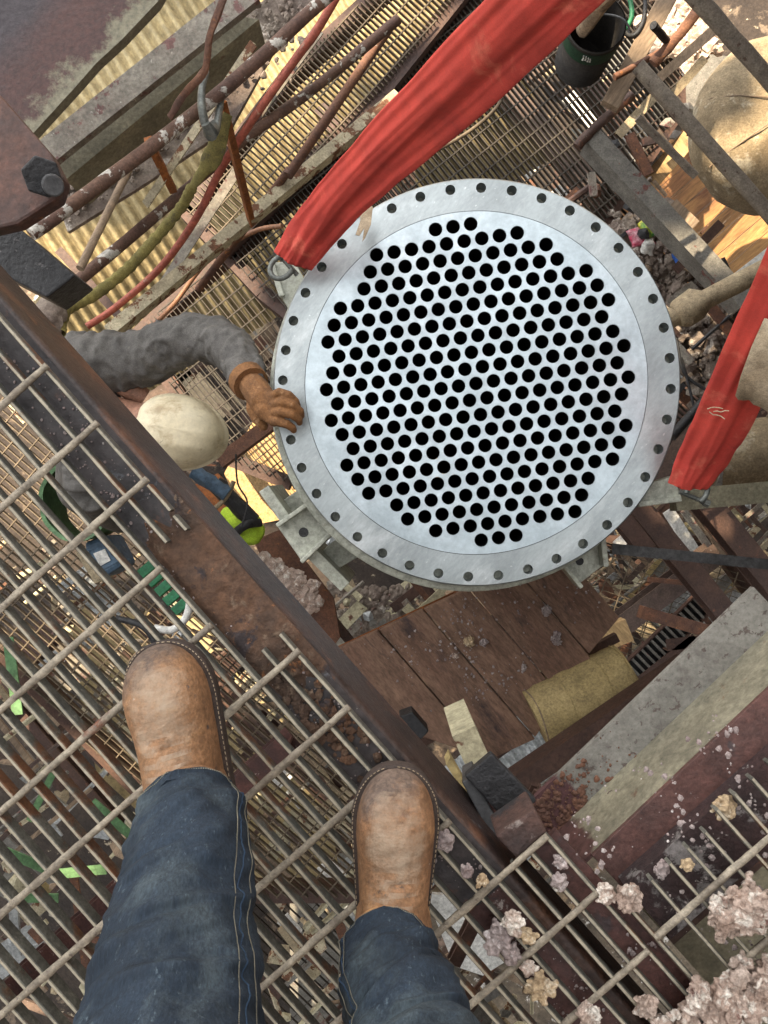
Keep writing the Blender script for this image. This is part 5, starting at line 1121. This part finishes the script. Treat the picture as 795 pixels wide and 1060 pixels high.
# far brown framing
FG = 'brown framing joists far below'
FJ = ['dark joist far below the middle of the broad red sling', 'purple joist far below, crossing from the hose to the tubesheet', 'joist far below left of the bucket', 'long cross joist far below from the hard hat to the bucket',
      'long cross joist far below ending at the grey channel', 'thin joist far below the cream rail', 'short joist under the upper left rim of the tubesheet', 'wide joist under the grating between sling and bucket',
      'joist right under the bucket', 'joist far below the tan dusty pipe', 'joist far below the foot of the right sling', 'joist far below the channel beam at right', 'joist far below the plank platform', 'joist far below the right trouser leg']
rd = random.Random(77)
k = 0
for (x0, y0, x1, y1, d, w_) in [(240, 60, 520, 380, 6.4, 12), (300, 20, 640, 400, 6.8, 14), (420, -30, 700, 300, 6.6, 16), (150, 420, 600, 30, 7.0, 14), (250, 480, 700, 110, 7.4, 16), (120, 330, 430, 50, 6.9, 10), (330, 110, 420, 220, 5.6, 16), (500, 60, 640, 220, 5.5, 22), (560, 20, 650, 130, 5.4, 18), (640, 420, 800, 300, 6.6, 18), (660, 560, 800, 430, 7, 16), (500, 640, 760, 900, 8, 16), (430, 700, 640, 560, 7.5, 14), (380, 1080, 600, 860, 6.4, 16)]:
    beam('far_joist', (x0, y0, d), (x1, y1, d), w_, (m_brown, m_purple)[k % 2], FJ[k], kind='box', h=.12, group=FG); k += 1
flat('pale_slab', [(440, 925), (500, 930), (540, 985), (500, 1010), (470, 1000)], 4.6, .03, m_white, 'bright pale sheet far below, seen through the grating right of the right boot', 'sheet')
flat('concrete_slab', [(300, 900), (420, 860), (420, 1080), (300, 1080)], 8.8, .1, m_greyspk, 'grey slab far below between the legs', 'slab')
m_dirtfloor = M('dirty_lower_floor', (.055, .04, .03), (.03, .022, .018), 1.3, .9, 0, [((.16, .12, .085), 3, .57, .06), ((.5, .42, .3), 5, .64, .04)], bs=20, bump=.6)
m = MB(); m.prism([P(a, b, 9.2) for a, b in [(-60, 420), (200, 330), (420, -80), (880, -80), (880, 760), (560, 800), (540, 860), (380, 860), (360, 1150), (-80, 1150)]], .2); struct(m.build('lower_floor', m_dirtfloor))

# pale pieces placed below, their colour standing in for sunlit patches
for k, (x, y, w_, h_, mt, lab) in enumerate([(543, 165, 34, 26, m_white, 'pale sheet painting a sunlit patch under the walkway above the tubesheet rim'), (612, 108, 46, 40, m_white, 'bright sheet painting a sunlit patch under the bars beside the bucket'), (578, 212, 30, 30, m_white, 'white sheet painting a sunlit patch beneath the upper right rim of the tubesheet'),
        (382, 380, 1, 1, m_white, ''), (480, 150, 26, 16, m_creamrust, 'cream piece painting a lit patch under the walkway beside the broad sling'), (705, 372, 30, 44, m_galvsheet, 'ribbed bright sheet right of the tubesheet rim'), (186, 385, 30, 20, m_creamrust, 'cream offcut under the worker forearm'), (250, 360, 24, 12, m_yelpost, 'yellow strip under the worker elbow'), (735, 372, 20, 26, m_pinkgrey, 'dull pink sheet by the black cable'), (236, 702, 16, 12, m_yelpost, 'yellow piece painting a lit patch right of the left boot'), (262, 735, 22, 10, m_creamrust, 'cream piece painting a lit patch between the boots near the rust patch'), (305, 765, 26, 10, m_yelpost, 'long yellow piece painting a lit patch between the boots'), (292, 805, 14, 20, m_white, 'white piece painting a lit patch left of the right boot'), (335, 850, 20, 10, m_yelpost, 'small yellow piece painting a lit patch beside the right boot heel'), (345, 905, 30, 18, m_white, 'white sheet painting a lit patch left of the right boot ankle'), (372, 940, 14, 26, m_galvsheet, 'grey sheet by the right jeans hem'), (300, 960, 24, 14, m_white, 'white sheet between the jeans legs'), (320, 1010, 14, 20, m_creamrust, 'cream scrap low between the jeans legs'), (20, 425, 26, 14, m_creamrust, 'cream scrap at the left edge above the green pail'), (60, 690, 26, 16, m_white, 'pale block under the bars left of the left boot'), (85, 745, 18, 30, m_creamrust, 'cream block under the bars left of the left boot'), (30, 790, 24, 12, m_pinkgrey, 'pinkish block at the left edge'), (15, 980, 34, 22, m_pinkgrey, 'gravelly pale block in the lower left corner'), (40, 930, 16, 34, m_yelpost, 'ribbed yellow pad in the lower left')]):
    if not lab: continue
    u, v = Vector((.66, -.75, 0)), Vector((.75, .66, 0)); c0 = P(x, y, 7.0); m = MB(); a_, b_ = m2(w_, 7) / 2, m2(h_, 7) / 2
    m.prism([c0 - u * a_ - v * b_, c0 + u * a_ - v * b_ * .9, c0 + u * a_ * .95 + v * b_, c0 - u * a_ + v * b_], .03); tag(m.build('bright_patch_sheet', mt), lab, 'sheet')
